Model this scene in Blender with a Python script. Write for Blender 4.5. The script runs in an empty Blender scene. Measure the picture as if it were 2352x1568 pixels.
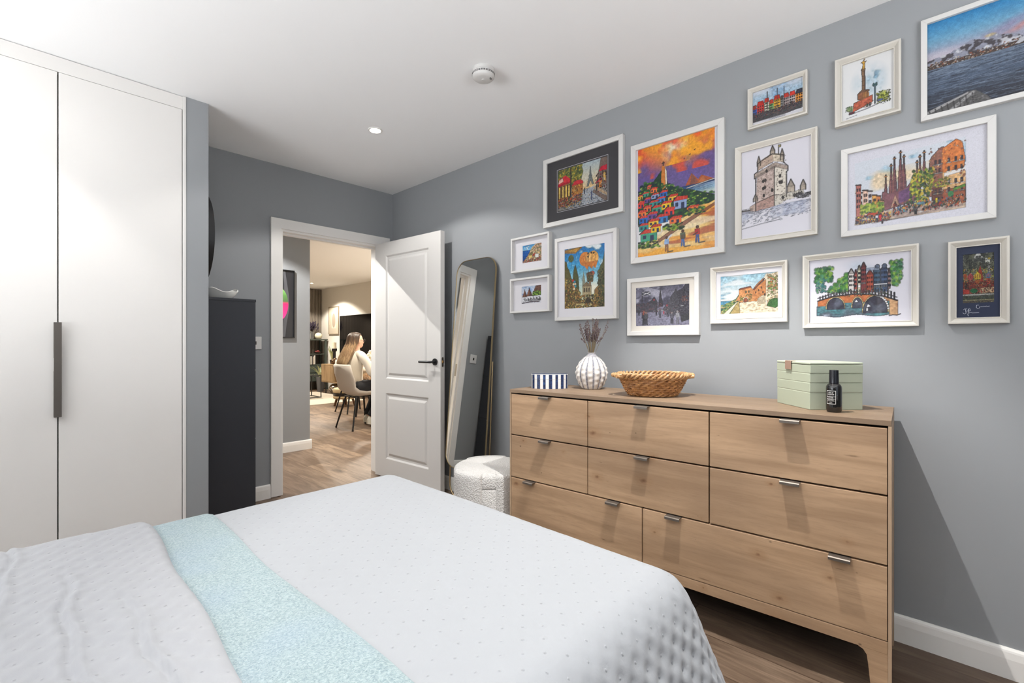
import bpy, bmesh, math, random
import numpy as np
from mathutils import Vector, Matrix
PI = math.pi
C = bpy.context.scene.collection
SC = bpy.context.scene
# ---------------------------------------------------------------- camera, world, lights, exposure
EYE = 1.13
cam = bpy.data.cameras.new('camera')
cam.sensor_width = 36.0
cam.lens = 1077.5 * 36.0 / 2352.0
cam.shift_y = (786.5 - 784.0) / 2352.0
cam.clip_start = 0.02
camo = bpy.data.objects.new('camera', cam); C.objects.link(camo)
camo.location = (0, 0, EYE)
camo.rotation_euler = (PI / 2, 0, -math.radians(46.73))
SC.camera = camo
SC.view_settings.view_transform = 'Standard'
SC.view_settings.look = 'None'
SC.view_settings.exposure = 0.31
SC.view_settings.gamma = 1.0
SC.view_settings.use_curve_mapping = False
wd = bpy.data.worlds.new('world'); SC.world = wd; wd.use_nodes = True
wd.node_tree.nodes['Background'].inputs[0].default_value = (0.75, 0.85, 1.0, 1)
wd.node_tree.nodes['Background'].inputs[1].default_value = 0.6
SC.cycles.max_bounces = 8
SC.cycles.diffuse_bounces = 5
SC.cycles.sample_clamp_indirect = 6.0

W, B, H = 2.306, 3.627, 2.442      # right wall, back wall, ceiling height
LX, FY = -2.25, -1.55              # left wall, front wall (both behind the camera)

def lamp(kind, name, loc, energy, color=(1, 1, 1), rot=(0, 0, 0), **kw):
    l = bpy.data.lights.new(name, kind); l.energy = energy; l.color = color
    for k, v in kw.items(): setattr(l, k, v)
    o = bpy.data.objects.new(name, l); C.objects.link(o)
    o.location = loc; o.rotation_euler = rot
    return o
# added fill aimed up at the ceiling from two unseen, added windows
lamp('AREA', 'window_daylight', (0.2, FY + 0.03, 1.30), 78, (0.95, 0.975, 1.0), (PI / 2 + 1.42, 0, 0), shape='RECTANGLE', size=2.0, size_y=1.3)
lamp('AREA', 'window_daylight', (LX + 0.03, 1.55, 1.15), 150, (0.95, 0.975, 1.0), (PI / 2 + 1.42, 0, -PI / 2), shape='RECTANGLE', size=1.8, size_y=1.3)
DOWN = [(1.53, 2.60), (-0.07, 2.60), (1.50, 0.67), (0.0, 0.67), (-1.60, 2.60), (-1.60, 0.67)]
BED_E = (140, 3)       # beam and spill of each bedroom downlight
DOWN2 = [(4.51, 10.32), (2.9, 10.3), (4.45, 7.6), (2.9, 7.6), (4.3, 5.2), (2.9, 5.4)]  # first is visible; the others are unseen, added to light the living room
LIV_E = (14, 130)
COR = [(1.2, 4.35)]

# ---------------------------------------------------------------- helpers
def lin(c):
    return tuple(((v / 255.0) / 12.92 if v / 255.0 <= 0.04045 else ((v / 255.0 + 0.055) / 1.055) ** 2.4) for v in c)
def tag(o, label=None, cat=None, group=None, kind=None):
    if label: o['label'] = label
    if cat: o['category'] = cat
    if group: o['group'] = group
    if kind: o['kind'] = kind
    return o
def thing(name, label, cat, loc=(0, 0, 0), rz=0, group=None):
    o = bpy.data.objects.new(name, None); C.objects.link(o)
    o.empty_display_size = 0.05
    o.location = loc; o.rotation_euler = (0, 0, rz)
    return tag(o, label, cat, group)
def copy_tree(o, parent=None):
    c = o.copy(); C.objects.link(c); c.parent = parent
    for ch in list(o.children): copy_tree(ch, c)
    return c

class MB:
    """collects shapes, links them as one mesh object"""
    def __init__(s): s.bm = bmesh.new()
    def _m(s, geom, mat):
        if mat is not None: bmesh.ops.transform(s.bm, matrix=mat, verts=geom)
    def box(s, x0, x1, y0, y1, z0, z1, bev=0.0, seg=2, mat=None):
        r = bmesh.ops.create_cube(s.bm, size=1.0); vs = r['verts']
        M = Matrix.Translation(((x0 + x1) / 2, (y0 + y1) / 2, (z0 + z1) / 2)) @ Matrix.Diagonal((abs(x1 - x0), abs(y1 - y0), abs(z1 - z0), 1))
        bmesh.ops.transform(s.bm, matrix=M, verts=vs)
        if bev > 0:
            es = list({e for v in vs for e in v.link_edges})
            rr = bmesh.ops.bevel(s.bm, geom=es, offset=bev, segments=seg, affect='EDGES', profile=0.5)
            vs = list({v for f in rr['faces'] for v in f.verts} | {v for v in vs if v.is_valid})
        s._m(vs, mat); return s
    def cyl(s, p0, p1, r0, r1=None, n=24, caps=True):
        r1 = r0 if r1 is None else r1
        p0, p1 = Vector(p0), Vector(p1); d = p1 - p0
        q = Vector((0, 0, 1)).rotation_difference(d.normalized()).to_matrix().to_4x4()
        bmesh.ops.create_cone(s.bm, cap_ends=caps, segments=n, radius1=r0, radius2=r1, depth=d.length, matrix=Matrix.Translation((p0 + p1) / 2) @ q)
        return s
    def ball(s, c, r, u=24, v=14, mat=None):
        rr = (r, r, r) if not hasattr(r, '__len__') else r
        M = Matrix.Translation(c) @ (mat or Matrix.Identity(4)) @ Matrix.Diagonal((rr[0], rr[1], rr[2], 1))
        bmesh.ops.create_uvsphere(s.bm, u_segments=u, v_segments=v, radius=1.0, matrix=M); return s
    def grid(s, P, cu=False, cv=False):
        """P: rows of points; optionally closed in u (within row) / v (between rows)"""
        V = [[s.bm.verts.new(p) for p in row] for row in P]
        nr, nc = len(V), len(V[0])
        for i in range(nr if cv else nr - 1):
            for j in range(nc if cu else nc - 1):
                a, b, c, d = V[i][j], V[i][(j + 1) % nc], V[(i + 1) % nr][(j + 1) % nc], V[(i + 1) % nr][j]
                if len({a, b, c, d}) == 4: s.bm.faces.new((a, b, c, d))
        return V
    def gridc(s, P, **k):
        s.grid(P, **k); return s
    def capf(s, row):
        s.bm.faces.new(row)
    def tube(s, pts, r, n=8, closed=False, caps=True):
        pts = [Vector(p) for p in pts]; m = len(pts)
        rr = r if hasattr(r, '__len__') else [r] * m
        rows = []; up = None
        for i, p in enumerate(pts):
            a = pts[(i - 1) % m] if (closed or i > 0) else p
            b = pts[(i + 1) % m] if (closed or i < m - 1) else p
            t = (b - a).normalized() if (b - a).length > 1e-9 else Vector((0, 0, 1))
            if up is None:
                up = t.orthogonal().normalized()
            else:
                up = (up - t * up.dot(t))
                up = up.normalized() if up.length > 1e-6 else t.orthogonal().normalized()
            w = t.cross(up)
            rows.append([p + (up * math.cos(2 * PI * k / n) + w * math.sin(2 * PI * k / n)) * rr[i] for k in range(n)])
        V = s.grid(rows, cu=True, cv=closed)
        if caps and not closed:
            s.capf(list(reversed(V[0]))); s.capf(V[-1])
        return s
    def lathe(s, prof, n=32, cen=(0, 0, 0), cap0=True, cap1=True, fr=None):
        """prof: (r,z) list; fr(angle, r, z)->r optional"""
        rows = []
        for (r, z) in prof:
            rows.append([(cen[0] + (fr(2 * PI * k / n, r, z) if fr else r) * math.cos(2 * PI * k / n),
                          cen[1] + (fr(2 * PI * k / n, r, z) if fr else r) * math.sin(2 * PI * k / n), cen[2] + z) for k in range(n)])
        V = s.grid(rows, cu=True)
        if cap0: s.capf(list(reversed(V[0])))
        if cap1: s.capf(V[-1])
        return s
    def prism(s, poly, axis, a, b):
        """extrude 2-D polygon along axis from a to b. axis 'x': (y,z), 'y': (x,z), 'z': (x,y)"""
        def P(p, t):
            return (t, p[0], p[1]) if axis == 'x' else ((p[0], t, p[1]) if axis == 'y' else (p[0], p[1], t))
        v0 = [s.bm.verts.new(P(p, a)) for p in poly]; v1 = [s.bm.verts.new(P(p, b)) for p in poly]
        n = len(poly)
        s.bm.faces.new(list(reversed(v0))); s.bm.faces.new(v1)
        for i in range(n): s.bm.faces.new((v0[i], v0[(i + 1) % n], v1[(i + 1) % n], v1[i]))
        return s
    def build(s, name, mat, parent=None, smooth=False, angle=40, label=None, kind=None):
        bmesh.ops.recalc_face_normals(s.bm, faces=s.bm.faces[:])
        me = bpy.data.meshes.new(name)
        if smooth:
            for f in s.bm.faces: f.smooth = True
            for e in s.bm.edges:
                if len(e.link_faces) == 2 and e.calc_face_angle(0) > math.radians(angle): e.smooth = False
        s.bm.to_mesh(me); s.bm.free()
        if mat: me.materials.append(mat)
        o = bpy.data.objects.new(name, me); C.objects.link(o); o.parent = parent
        if label: o['label'] = label
        if kind: o['kind'] = kind
        return o

def mesh_np(name, co, quads, mat, parent=None, smooth=True, colors=None, uv=None):
    me = bpy.data.meshes.new(name)
    co = np.asarray(co, dtype=np.float32); quads = np.asarray(quads, dtype=np.int32)
    me.vertices.add(len(co)); me.vertices.foreach_set('co', co.ravel())
    me.loops.add(quads.size); me.loops.foreach_set('vertex_index', quads.ravel())
    me.polygons.add(len(quads))
    me.polygons.foreach_set('loop_start', np.arange(0, quads.size, 4, dtype=np.int32))
    me.update(calc_edges=True)
    me.polygons.foreach_set('use_smooth', np.full(len(quads), smooth, dtype=bool))
    if colors is not None:
        a = me.color_attributes.new('paint', 'FLOAT_COLOR', 'POINT')
        c4 = np.ones((len(co), 4), dtype=np.float32); c4[:, :3] = colors
        a.data.foreach_set('color', c4.ravel())
    if uv is not None:
        l = me.uv_layers.new(name='UVMap')
        l.data.foreach_set('uv', np.asarray(uv, dtype=np.float32)[quads.ravel()].ravel())
    me.validate(); me.update()
    if mat: me.materials.append(mat)
    o = bpy.data.objects.new(name, me); C.objects.link(o); o.parent = parent
    return o
def grid_quads(nr, nc):
    i = np.arange(nr * nc).reshape(nr, nc)
    return np.stack([i[:-1, :-1], i[:-1, 1:], i[1:, 1:], i[1:, :-1]], -1).reshape(-1, 4)

# ---------------------------------------------------------------- material helpers
class NT:
    def __init__(s, name):
        s.m = bpy.data.materials.new(name); s.m.use_nodes = True
        s.t = s.m.node_tree; s.b = s.t.nodes['Principled BSDF']
    def n(s, typ, **kw):
        nd = s.t.nodes.new(typ)
        for k, v in kw.items():
            if k.startswith('i_'):
                key = k[2:]; key = int(key) if key.isdigit() else key.replace('_', ' ')
                s.set(nd.inputs[key], v)
            else: setattr(nd, k, v)
        return nd
    def set(s, sock, v):
        if hasattr(v, 'is_linked') or isinstance(v, bpy.types.NodeSocket): s.t.links.new(v, sock)
        else:
            if hasattr(sock.default_value, '__len__') and hasattr(v, '__len__') and len(sock.default_value) == 4 and len(v) == 3: v = (*v, 1)
            sock.default_value = v
    def math(s, op, a, b=None, c=None, clamp=False):
        nd = s.t.nodes.new('ShaderNodeMath'); nd.operation = op; nd.use_clamp = clamp
        s.set(nd.inputs[0], a)
        if b is not None: s.set(nd.inputs[1], b)
        if c is not None: s.set(nd.inputs[2], c)
        return nd.outputs[0]
    def mix(s, f, a, b, mode='MIX'):
        nd = s.t.nodes.new('ShaderNodeMix'); nd.data_type = 'RGBA'; nd.blend_type = mode
        s.set(nd.inputs[0], f); s.set(nd.inputs[6], a); s.set(nd.inputs[7], b)
        return nd.outputs[2]
    def ramp(s, f, stops):
        nd = s.t.nodes.new('ShaderNodeValToRGB'); s.set(nd.inputs[0], f)
        e = nd.color_ramp.elements
        while len(e) < len(stops): e.new(0.5)
        for i, (p, c) in enumerate(stops):
            e[i].position = p; e[i].color = (*c, 1) if hasattr(c, '__len__') else (c, c, c, 1)
        return nd.outputs[0]
    def coord(s, kind='Object'): return s.n('ShaderNodeTexCoord').outputs[kind]
    def mapping(s, vec, loc=(0, 0, 0), rot=(0, 0, 0), scale=(1, 1, 1)):
        nd = s.n('ShaderNodeMapping'); s.t.links.new(vec, nd.inputs[0])
        nd.inputs[1].default_value = loc; nd.inputs[2].default_value = rot; nd.inputs[3].default_value = scale
        return nd.outputs[0]
    def noise(s, vec, scale, detail=4, rough=0.5, dist=0.0, out=0):
        nd = s.n('ShaderNodeTexNoise'); 
        if vec is not None: s.t.links.new(vec, nd.inputs['Vector'])
        nd.inputs['Scale'].default_value = scale; nd.inputs['Detail'].default_value = detail
        nd.inputs['Roughness'].default_value = rough; nd.inputs['Distortion'].default_value = dist
        return nd.outputs[out]
    def bump(s, h, strength=0.3, dist=0.002):
        nd = s.n('ShaderNodeBump'); s.t.links.new(h, nd.inputs['Height'])
        nd.inputs['Strength'].default_value = strength; nd.inputs['Distance'].default_value = dist
        s.t.links.new(nd.outputs[0], s.b.inputs['Normal'])
    def base(s, c): s.set(s.b.inputs['Base Color'], c)
    def p(s, **kw):
        for k, v in kw.items(): s.set(s.b.inputs[k.replace('_', ' ')], v)
        return s

def plain(name, rgb, rough=0.5, metal=0.0, spec=0.5, coat=0.0, var=0.0, bump=0.0, bscale=200, sheen=0.0):
    t = NT(name); c = lin(rgb)
    t.p(Roughness=rough, Metallic=metal, Specular_IOR_Level=spec, Coat_Weight=coat, Coat_Roughness=0.03, Sheen_Weight=sheen)
    v = t.coord()
    if var > 0:
        f = t.noise(v, 6.0, 3)
        t.base(t.mix(f, tuple(x * (1 - var) for x in c), tuple(min(1, x * (1 + var)) for x in c)))
    else: t.base(c)
    if bump > 0: t.bump(t.noise(v, bscale, 3), bump, 0.001)
    return t.m

def wood(name, c0, c1, cd, axis='X', scale=1.0, rough=0.5, knots=True, bump=0.15):
    """grain runs along axis"""
    t = NT(name); v = t.coord()
    sc = {'X': (1.2, 14, 14), 'Y': (14, 1.2, 14), 'Z': (14, 14, 1.2)}[axis]
    g = t.mapping(v, scale=tuple(a * scale for a in sc))
    n1 = t.noise(g, 1.6, 6, 0.6, 0.6)
    n2 = t.noise(t.mapping(v, scale=tuple(a * scale * 6 for a in sc)), 2.0, 4, 0.7)
    n3 = t.noise(t.mapping(v, scale=tuple(a ** 0.5 * scale for a in sc)), 1.1, 2)
    col = t.mix(t.ramp(n1, [(0.38, 0.0), (0.62, 1.0)]), lin(c0), lin(c1))
    col = t.mix(t.math('MULTIPLY', t.ramp(n2, [(0.5, 0.0), (0.7, 1.0)]), 0.3), col, lin(cd))
    col = t.mix(t.math('MULTIPLY', t.ramp(n3, [(0.42, 0.0), (0.62, 1.0)]), 0.45), col, lin(cd))
    if knots:
        sx = t.n('ShaderNodeSeparateXYZ'); t.t.links.new(v, sx.inputs[0]); ia, ib = {'X': (0, 2), 'Y': (1, 0), 'Z': (2, 1)}[axis]
        def spots(sa, sb, off, sc_, r0, r1, thr, colr, amt, halo=None):
            nonlocal col
            cb = t.n('ShaderNodeCombineXYZ'); t.set(cb.inputs[0], t.math('ADD', t.math('MULTIPLY', sx.outputs[ia], sa), off)); t.set(cb.inputs[1], t.math('MULTIPLY', sx.outputs[ib], sb))
            vo = t.n('ShaderNodeTexVoronoi', voronoi_dimensions='2D'); t.t.links.new(cb.outputs[0], vo.inputs['Vector']); vo.inputs['Scale'].default_value = sc_
            rs = t.n('ShaderNodeSeparateColor'); t.t.links.new(vo.outputs['Color'], rs.inputs[0])
            k = t.math('ADD', vo.outputs['Distance'], t.math('MULTIPLY', t.noise(v, 60, 2), r1 * 1.1)); k = t.math('DIVIDE', t.math('SUBTRACT', k, r1 * 0.3), t.math('ADD', t.math('MULTIPLY', rs.outputs[1], 1.1), 0.35))
            on = t.math('GREATER_THAN', rs.outputs[0], thr)
            if halo: col = t.mix(t.math('MULTIPLY', t.ramp(k, [(r0, 1.0), (r1 * 2.6, 0.0)]), t.math('MULTIPLY', on, 0.45)), col, halo)
            col = t.mix(t.math('MULTIPLY', t.ramp(k, [(r0, 1.0), (r1, 0.0)]), t.math('MULTIPLY', on, amt)), col, colr)
        spots(0.7, 1.1, 0.37, 6.2, 0.03, 0.085, 0.60, lin((112, 80, 56)), 0.8, lin((140, 102, 68)))
        spots(0.6, 0.9, 2.1, 13.0, 0.01, 0.05, 0.84, lin((64, 44, 32)), 0.8)
        spots(0.25, 1.6, 5.3, 9.0, 0.01, 0.05, 0.80, lin((92, 66, 46)), 0.7)
    t.base(col); t.p(Roughness=rough, Specular_IOR_Level=0.3)
    if bump: t.bump(n2, bump, 0.0006)
    return t.m

M = {}
M['wall'] = plain('wall paint blue grey', (146, 148, 150), 0.75, spec=0.25, bump=0.06, bscale=350)
M['ceiling'] = plain('ceiling paint white', (243, 243, 243), 0.85, spec=0.2)
M['trim'] = plain('satin white trim paint', (232, 229, 224), 0.4, spec=0.4)
M['door'] = plain('satin white door paint', (206, 203, 199), 0.42, spec=0.4)
M['wardrobe'] = plain('matt off white lacquer', (224, 221, 217), 0.5, spec=0.35)
M['frame'] = plain('white frame wood', (206, 204, 201), 0.45, spec=0.4)
M['ivory'] = plain('ivory frame lacquer', (202, 197, 188), 0.4, spec=0.45)
M['mat_white'] = plain('white mount card', (202, 200, 204), 0.8, spec=0.2, coat=0.25)
M['mat_cream'] = plain('cream mount card', (206, 200, 191), 0.8, spec=0.2, coat=0.25)
M['mat_black'] = plain('black mount card', (52, 51, 54), 0.6, spec=0.3, coat=0.25)
M['mat_navy'] = plain('navy mount card', (30, 38, 62), 0.6, spec=0.3, coat=0.25)
M['black'] = plain('black metal', (22, 22, 24), 0.35, spec=0.5)
M['dark_grey'] = plain('anthracite lacquer', (47, 49, 54), 0.5, spec=0.35)
M['handle_grey'] = plain('bronze grey aluminium', (92, 86, 80), 0.45, metal=0.6)
M['steel'] = plain('brushed steel', (175, 170, 162), 0.35, metal=1.0)
M['pewter'] = plain('dark pewter', (118, 110, 102), 0.5, metal=0.8)
M['gold'] = plain('champagne gold', (190, 168, 130), 0.3, metal=1.0)
M['plastic'] = plain('white plastic', (208, 206, 203), 0.4)
M['void'] = plain('dark slot', (14, 13, 12), 0.8, spec=0.1)
def emit(name, rgb, strength):
    t = NT(name); t.base(lin(rgb)); t.p(Emission_Color=lin(rgb), Emission_Strength=strength); return t.m
M['lamp_cool'] = emit('downlight lens', (255, 250, 240), 40)
M['lamp_warm'] = emit('warm downlight lens', (255, 232, 196), 40)
def floor_mat():
    t = NT('oak plank floor'); v = t.coord()
    sw = t.n('ShaderNodeSeparateXYZ'); t.t.links.new(v, sw.inputs[0])
    cb = t.n('ShaderNodeCombineXYZ'); t.t.links.new(sw.outputs[1], cb.inputs[0]); t.t.links.new(sw.outputs[0], cb.inputs[1])
    br = t.n('ShaderNodeTexBrick'); t.t.links.new(t.mapping(cb.outputs[0], loc=(0.3, 0.06, 0)), br.inputs['Vector'])
    br.offset = 0.37; br.inputs['Scale'].default_value = 1.0
    br.inputs['Brick Width'].default_value = 1.75; br.inputs['Row Height'].default_value = 0.19
    br.inputs['Mortar Size'].default_value = 0.0022; br.inputs['Mortar Smooth'].default_value = 0.1
    br.inputs['Color1'].default_value = (0, 0, 0, 1); br.inputs['Color2'].default_value = (1, 1, 1, 1); br.inputs['Mortar'].default_value = (0.5, 0.5, 0.5, 1)
    pl = t.n('ShaderNodeSeparateColor'); t.t.links.new(br.outputs['Color'], pl.inputs[0]); r = pl.outputs[0]
    of = t.n('ShaderNodeCombineXYZ'); t.t.links.new(t.math('MULTIPLY', r, 37.0), of.inputs[0]); t.t.links.new(t.math('MULTIPLY', r, 11.0), of.inputs[1])
    av = t.n('ShaderNodeVectorMath'); av.operation = 'ADD'; t.t.links.new(v, av.inputs[0]); t.t.links.new(of.outputs[0], av.inputs[1]); vv = av.outputs[0]
    g1 = t.noise(t.mapping(vv, scale=(7, 1.1, 1)), 2.2, 7, 0.6, 0.7)
    g2 = t.noise(t.mapping(vv, scale=(60, 3.0, 1)), 2.0, 4, 0.7, 0.4)
    col = t.mix(r, lin((104, 86, 72)), lin((150, 128, 107)))
    col = t.mix(t.math('MULTIPLY', t.ramp(g1, [(0.40, 0.0), (0.62, 1.0)]), 0.7), col, lin((84, 66, 52)))
    col = t.mix(t.math('MULTIPLY', t.ramp(g2, [(0.45, 0.0), (0.65, 1.0)]), 0.55), col, lin((80, 62, 48)))
    vo = t.n('ShaderNodeTexVoronoi'); t.t.links.new(t.mapping(vv, scale=(1.5, 0.55, 1)), vo.inputs['Vector']); vo.inputs['Scale'].default_value = 2.6
    k = t.math('ADD', vo.outputs['Distance'], t.math('MULTIPLY', t.noise(vv, 14, 3), 0.10))
    col = t.mix(t.math('MULTIPLY', t.ramp(k, [(0.10, 1.0), (0.24, 0.0)]), 0.8), col, lin((54, 42, 33)))
    col = t.mix(t.math('MULTIPLY', br.outputs['Fac'], 0.85), col, lin((70, 52, 38)))
    t.base(col); t.p(Roughness=t.ramp(g1, [(0.2, 0.33), (0.8, 0.5)]), Specular_IOR_Level=0.4)
    t.bump(g2, 0.12, 0.0008)
    return t.m
M['floor'] = floor_mat()
# ================================================================ THE SETTING
def struct(name, mb, mat, parent=None, smooth=False):
    o = mb.build(name, mat, parent, smooth)
    if parent is None: o['kind'] = 'structure'
    return o
struct('floor', MB().box(LX - 0.1, 5.32, FY - 0.1, 11.5, -0.08, 0.0), M['floor'])
struct('ceiling', MB().box(LX - 0.1, 5.32, FY - 0.1, 11.5, H, H + 0.1), M['ceiling'])
struct('wall_right', MB().box(W, W + 0.11, FY - 0.1, B + 0.115, 0, H), M['wall'])
# left wall and front wall (behind the camera) with openings for the two added windows
struct('wall_left', MB().box(LX - 0.1, LX, FY - 0.1, 0.6, 0, H).box(LX - 0.1, LX, 2.5, 2.986, 0, H).box(LX - 0.1, LX, 0.6, 2.5, 0, 0.8).box(LX - 0.1, LX, 0.6, 2.5, 2.1, H).box(LX - 0.1, LX, 2.986, B + 0.115, 0, H), M['wall'])
struct('wall_front', MB().box(LX, -0.8, FY - 0.1, FY, 0, H).box(1.2, W, FY - 0.1, FY, 0, H).box(-0.8, 1.2, FY - 0.1, FY, 0, 0.8).box(-0.8, 1.2, FY - 0.1, FY, 2.1, H), M['wall'])
def window(n, vert, a0, a1, c, inward):  # unseen windows, added to bring light into the room
    def bx(mb, u0, u1, d0, d1, z0, z1):
        d0, d1 = sorted((c + inward * d0, c + inward * d1))
        return mb.box(d0, d1, u0, u1, z0, z1, 0.003) if vert else mb.box(u0, u1, d0, d1, z0, z1, 0.003)
    f = MB()
    for u0, u1, z0, z1 in ((a0, a0 + .05, .8, 2.1), (a1 - .05, a1, .8, 2.1), (a0 + .05, a1 - .05, .8, .85), (a0 + .05, a1 - .05, 2.05, 2.1), ((a0 + a1) / 2 - .025, (a0 + a1) / 2 + .025, .85, 2.05)):
        bx(f, u0, u1, -0.07, -0.02, z0, z1)
    o = f.build('window_%d' % n, M['trim']); o['kind'] = 'structure'
    g = MB(); bx(g, a0 + .05, a1 - .05, -0.05, -0.044, .85, 2.05); 
    t = NT('window glass'); t.p(Transmission_Weight=1.0, Roughness=0.0, IOR=1.1); t.base((1, 1, 1))
    g.build('pane', t.m, o)
    s = MB(); bx(s, a0 - .04, a1 + .04, 0.0, 0.1, .765, .795); s.build('window_sill', M['trim'], o)
window(1, False, -0.8, 1.2, FY, 1)
window(2, True, 0.6, 2.5, LX, 1)
# back wall around the doorway
DX0, DX1, DZ = 1.354, 2.172, 1.972       # clear opening between the architraves
struct('wall_back', MB().box(0.735, DX0 - 0.012, B, B + 0.115, 0, H).box(DX1 + 0.012, W, B, B + 0.115, 0, H).box(DX0 - 0.012, DX1 + 0.012, B, B + 0.115, DZ + 0.012, H), M['wall'])
struct('wall_alcove', MB().box(0.632, 0.735, 2.986, B, 0, H), M['wall'])
struct('wall_wardrobe', MB().box(LX, 0.632, B, B + 0.115, 0, H), M['wall'])
# architrave + lining of the doorway
t1 = MB()
for s, y0, y1 in ((1, B - 0.018, B), (-1, B + 0.115, B + 0.133)):
    t1.prism([(DX0 - 0.072, 0.004), (DX0, 0.004), (DX0, DZ), (DX1, DZ), (DX1, 0.004), (DX1 + 0.096, 0.004), (DX1 + 0.096, DZ + 0.072), (DX0 - 0.072, DZ + 0.072)], 'y', y0, y1)
tr = t1.build('trim_1', M['trim']); tr['kind'] = 'structure'
l = MB().box(DX0 - 0.012, DX0 + 0.016, B, B + 0.115, 0.0, DZ - 0.016).box(DX1 - 0.004, DX1 + 0.012, B, B + 0.115, 0.0, DZ - 0.016).box(DX0 - 0.012, DX1 + 0.012, B, B + 0.115, DZ - 0.016, DZ + 0.012)
l.box(DX0 + 0.016, DX0 + 0.03, B + 0.05, B + 0.085, 0, DZ - 0.016).box(DX0 + 0.03, DX1 - 0.004, B + 0.05, B + 0.085, DZ - 0.03, DZ - 0.016)
l.build('door_lining', M['trim'], tr)
k = MB().box(DX0 + 0.0155, DX0 + 0.0175, B + 0.01, B + 0.034, 0.93, 1.05, 0.0005).build('strike_plate', M['steel'], tr)
# baseboards (with a chamfered top)
def skirt(name, axis, a, b, c, inward, h=0.1, th=0.016):
    pr = [(c, 0.0), (c, h), (c + inward * 0.006, h), (c + inward * 0.011, h - 0.006), (c + inward * 0.013, h - 0.012), (c + inward * th, h - 0.034), (c + inward * th, 0.0)]
    m = MB()
    m.prism(pr, 'y' if axis == 'Y' else 'x', a, b)
    return struct(name, m, M['trim'])
skirt('baseboard_right', 'Y', FY, B - 0.018, W, -1)
skirt('baseboard_back', 'X', 0.735, DX0 - 0.073, B, -1)
skirt('baseboard_front', 'X', LX, W - 0.016, FY, 1)
skirt('baseboard_left', 'Y', FY + 0.016, 2.96, LX, 1)
skirt('baseboard_alcove', 'Y', 2.99, B - 0.018, 0.735, 1)
# corridor and living room beyond the doorway
struct('wall_corridor', MB().box(-0.3, 2.168, 5.005, 5.115, 0, H), M['wall'])
skirt('baseboard_corridor', 'X', -0.3, 2.184, 5.005, -1)
cream = plain('living room paint cream', (224, 220, 212), 0.8, spec=0.2)
struct('wall_passage', MB().box(-0.4, -0.3, B + 0.115, 11.5, 0, H), cream)
struct('wall_living_right', MB().box(5.22, 5.32, B + 0.115, 11.5, 0, H), cream)
struct('wall_living_back', MB().box(-0.3, 5.22, 11.4, 11.5, 0, H), cream)
struct('wall_living_front', MB().box(W + 0.11, 5.22, B, B + 0.115, 0, H), cream)
slat = MB()
for i in range(30):
    x = 2.9 + i * 0.077
    slat.box(x, x + 0.046, 11.355, 11.375, 0.0, H - 0.005, 0.002)
sl = slat.box(2.88, 5.215, 11.375, 11.4, 0, H - 0.005).build('trim_2', wood('grey oak slats', (128, 120, 110), (114, 106, 98), (80, 74, 68), 'Z', 1, 0.6, knots=False)); sl['kind'] = 'structure'

# ---------------------------------------------------------------- the open door
A0 = Vector((2.1187, 3.5993, 0)); TD = Vector((0.06775647, -0.99770189, 0)); ND = Vector((-0.99770189, -0.06775647, 0))
def leafp(s, z, d=0.0): return A0 + TD * s + ND * d + Vector((0, 0, z))
door = bpy.data.objects.new('door_1', None); C.objects.link(door); door.location = A0; door['kind'] = 'structure'
# local frame of the leaf: x along the leaf from the hinge, y into the leaf (away from the room side face), z up
door.rotation_euler = (0, 0, math.atan2(TD.y, TD.x))
DH, DW, DT = 1.957, 0.825, 0.040
# after that rotation local +y = (-TD.y, TD.x) = (0.9977, 0.0678) = away from the room side face
def panel_door():
    m = MB()
    zs = [(0.155, 0.702), (0.823, 1.846)]
    x0, x1 = 0.148, 0.690
    def face(y, sgn):
        # frame of stiles and rails around two moulded panels
        rects = [(0, x0, 0, DH), (x1, DW, 0, DH), (x0, x1, 0, zs[0][0]), (x0, x1, zs[0][1], zs[1][0]), (x0, x1, zs[1][1], DH)]
        for a, b, c, d in rects:
            m.grid([[(a, y, c), (b, y, c)], [(a, y, d), (b, y, d)]])
        for z0, z1 in zs:
            loops = []
            for ins, dep in ((0, 0), (0.006, 0.004), (0.012, 0.009), (0.028, 0.010), (0.034, 0.0075), (0.046, 0.002), (0.05, 0.0015)):
                yy = y + sgn * dep
                loops.append([(x0 + ins, yy, z0 + ins), (x1 - ins, yy, z0 + ins), (x1 - ins, yy, z1 - ins), (x0 + ins, yy, z1 - ins)])
            V = m.grid(loops, cu=True); m.capf(V[-1])
    face(0.0, 1); face(DT, -1)
    for x in (0, DW): m.grid([[(x, 0, 0), (x, DT, 0)], [(x, 0, DH), (x, DT, DH)]])
    m.grid([[(0, 0, 0), (DW, 0, 0)], [(0, DT, 0), (DW, DT, 0)]]); m.grid([[(0, 0, DH), (DW, 0, DH)], [(0, DT, DH), (DW, DT, DH)]])
    bmesh.ops.remove_doubles(m.bm, verts=m.bm.verts[:], dist=0.0002)
    bmesh.ops.transform(m.bm, matrix=Matrix.Translation((0, 0, 0.008)), verts=m.bm.verts[:])
    return m
panel_door().build('door_leaf', M['door'], door)
hm = MB().cyl((0.767, 0.0, 0.985), (0.767, -0.009, 0.985), 0.026, n=40).cyl((0.767, -0.008, 0.985), (0.767, -0.05, 0.985), 0.0085)
hm.tube([(0.767, -0.044, 0.985), (0.762, -0.049, 0.985), (0.752, -0.051, 0.985), (0.64, -0.051, 0.985)], 0.0095, n=16)
hm.build('door_handle', M['black'], door, True)
MB().cyl((0.767, DT, 0.985), (0.767, DT + 0.007, 0.985), 0.024, n=32).cyl((0.767, DT, 0.985), (0.767, DT + 0.026, 0.985), 0.008).tube([(0.767, DT + 0.022, 0.985), (0.70, DT + 0.024, 0.985)], 0.008, n=12).build('door_handle', M['black'], door, True)
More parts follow.
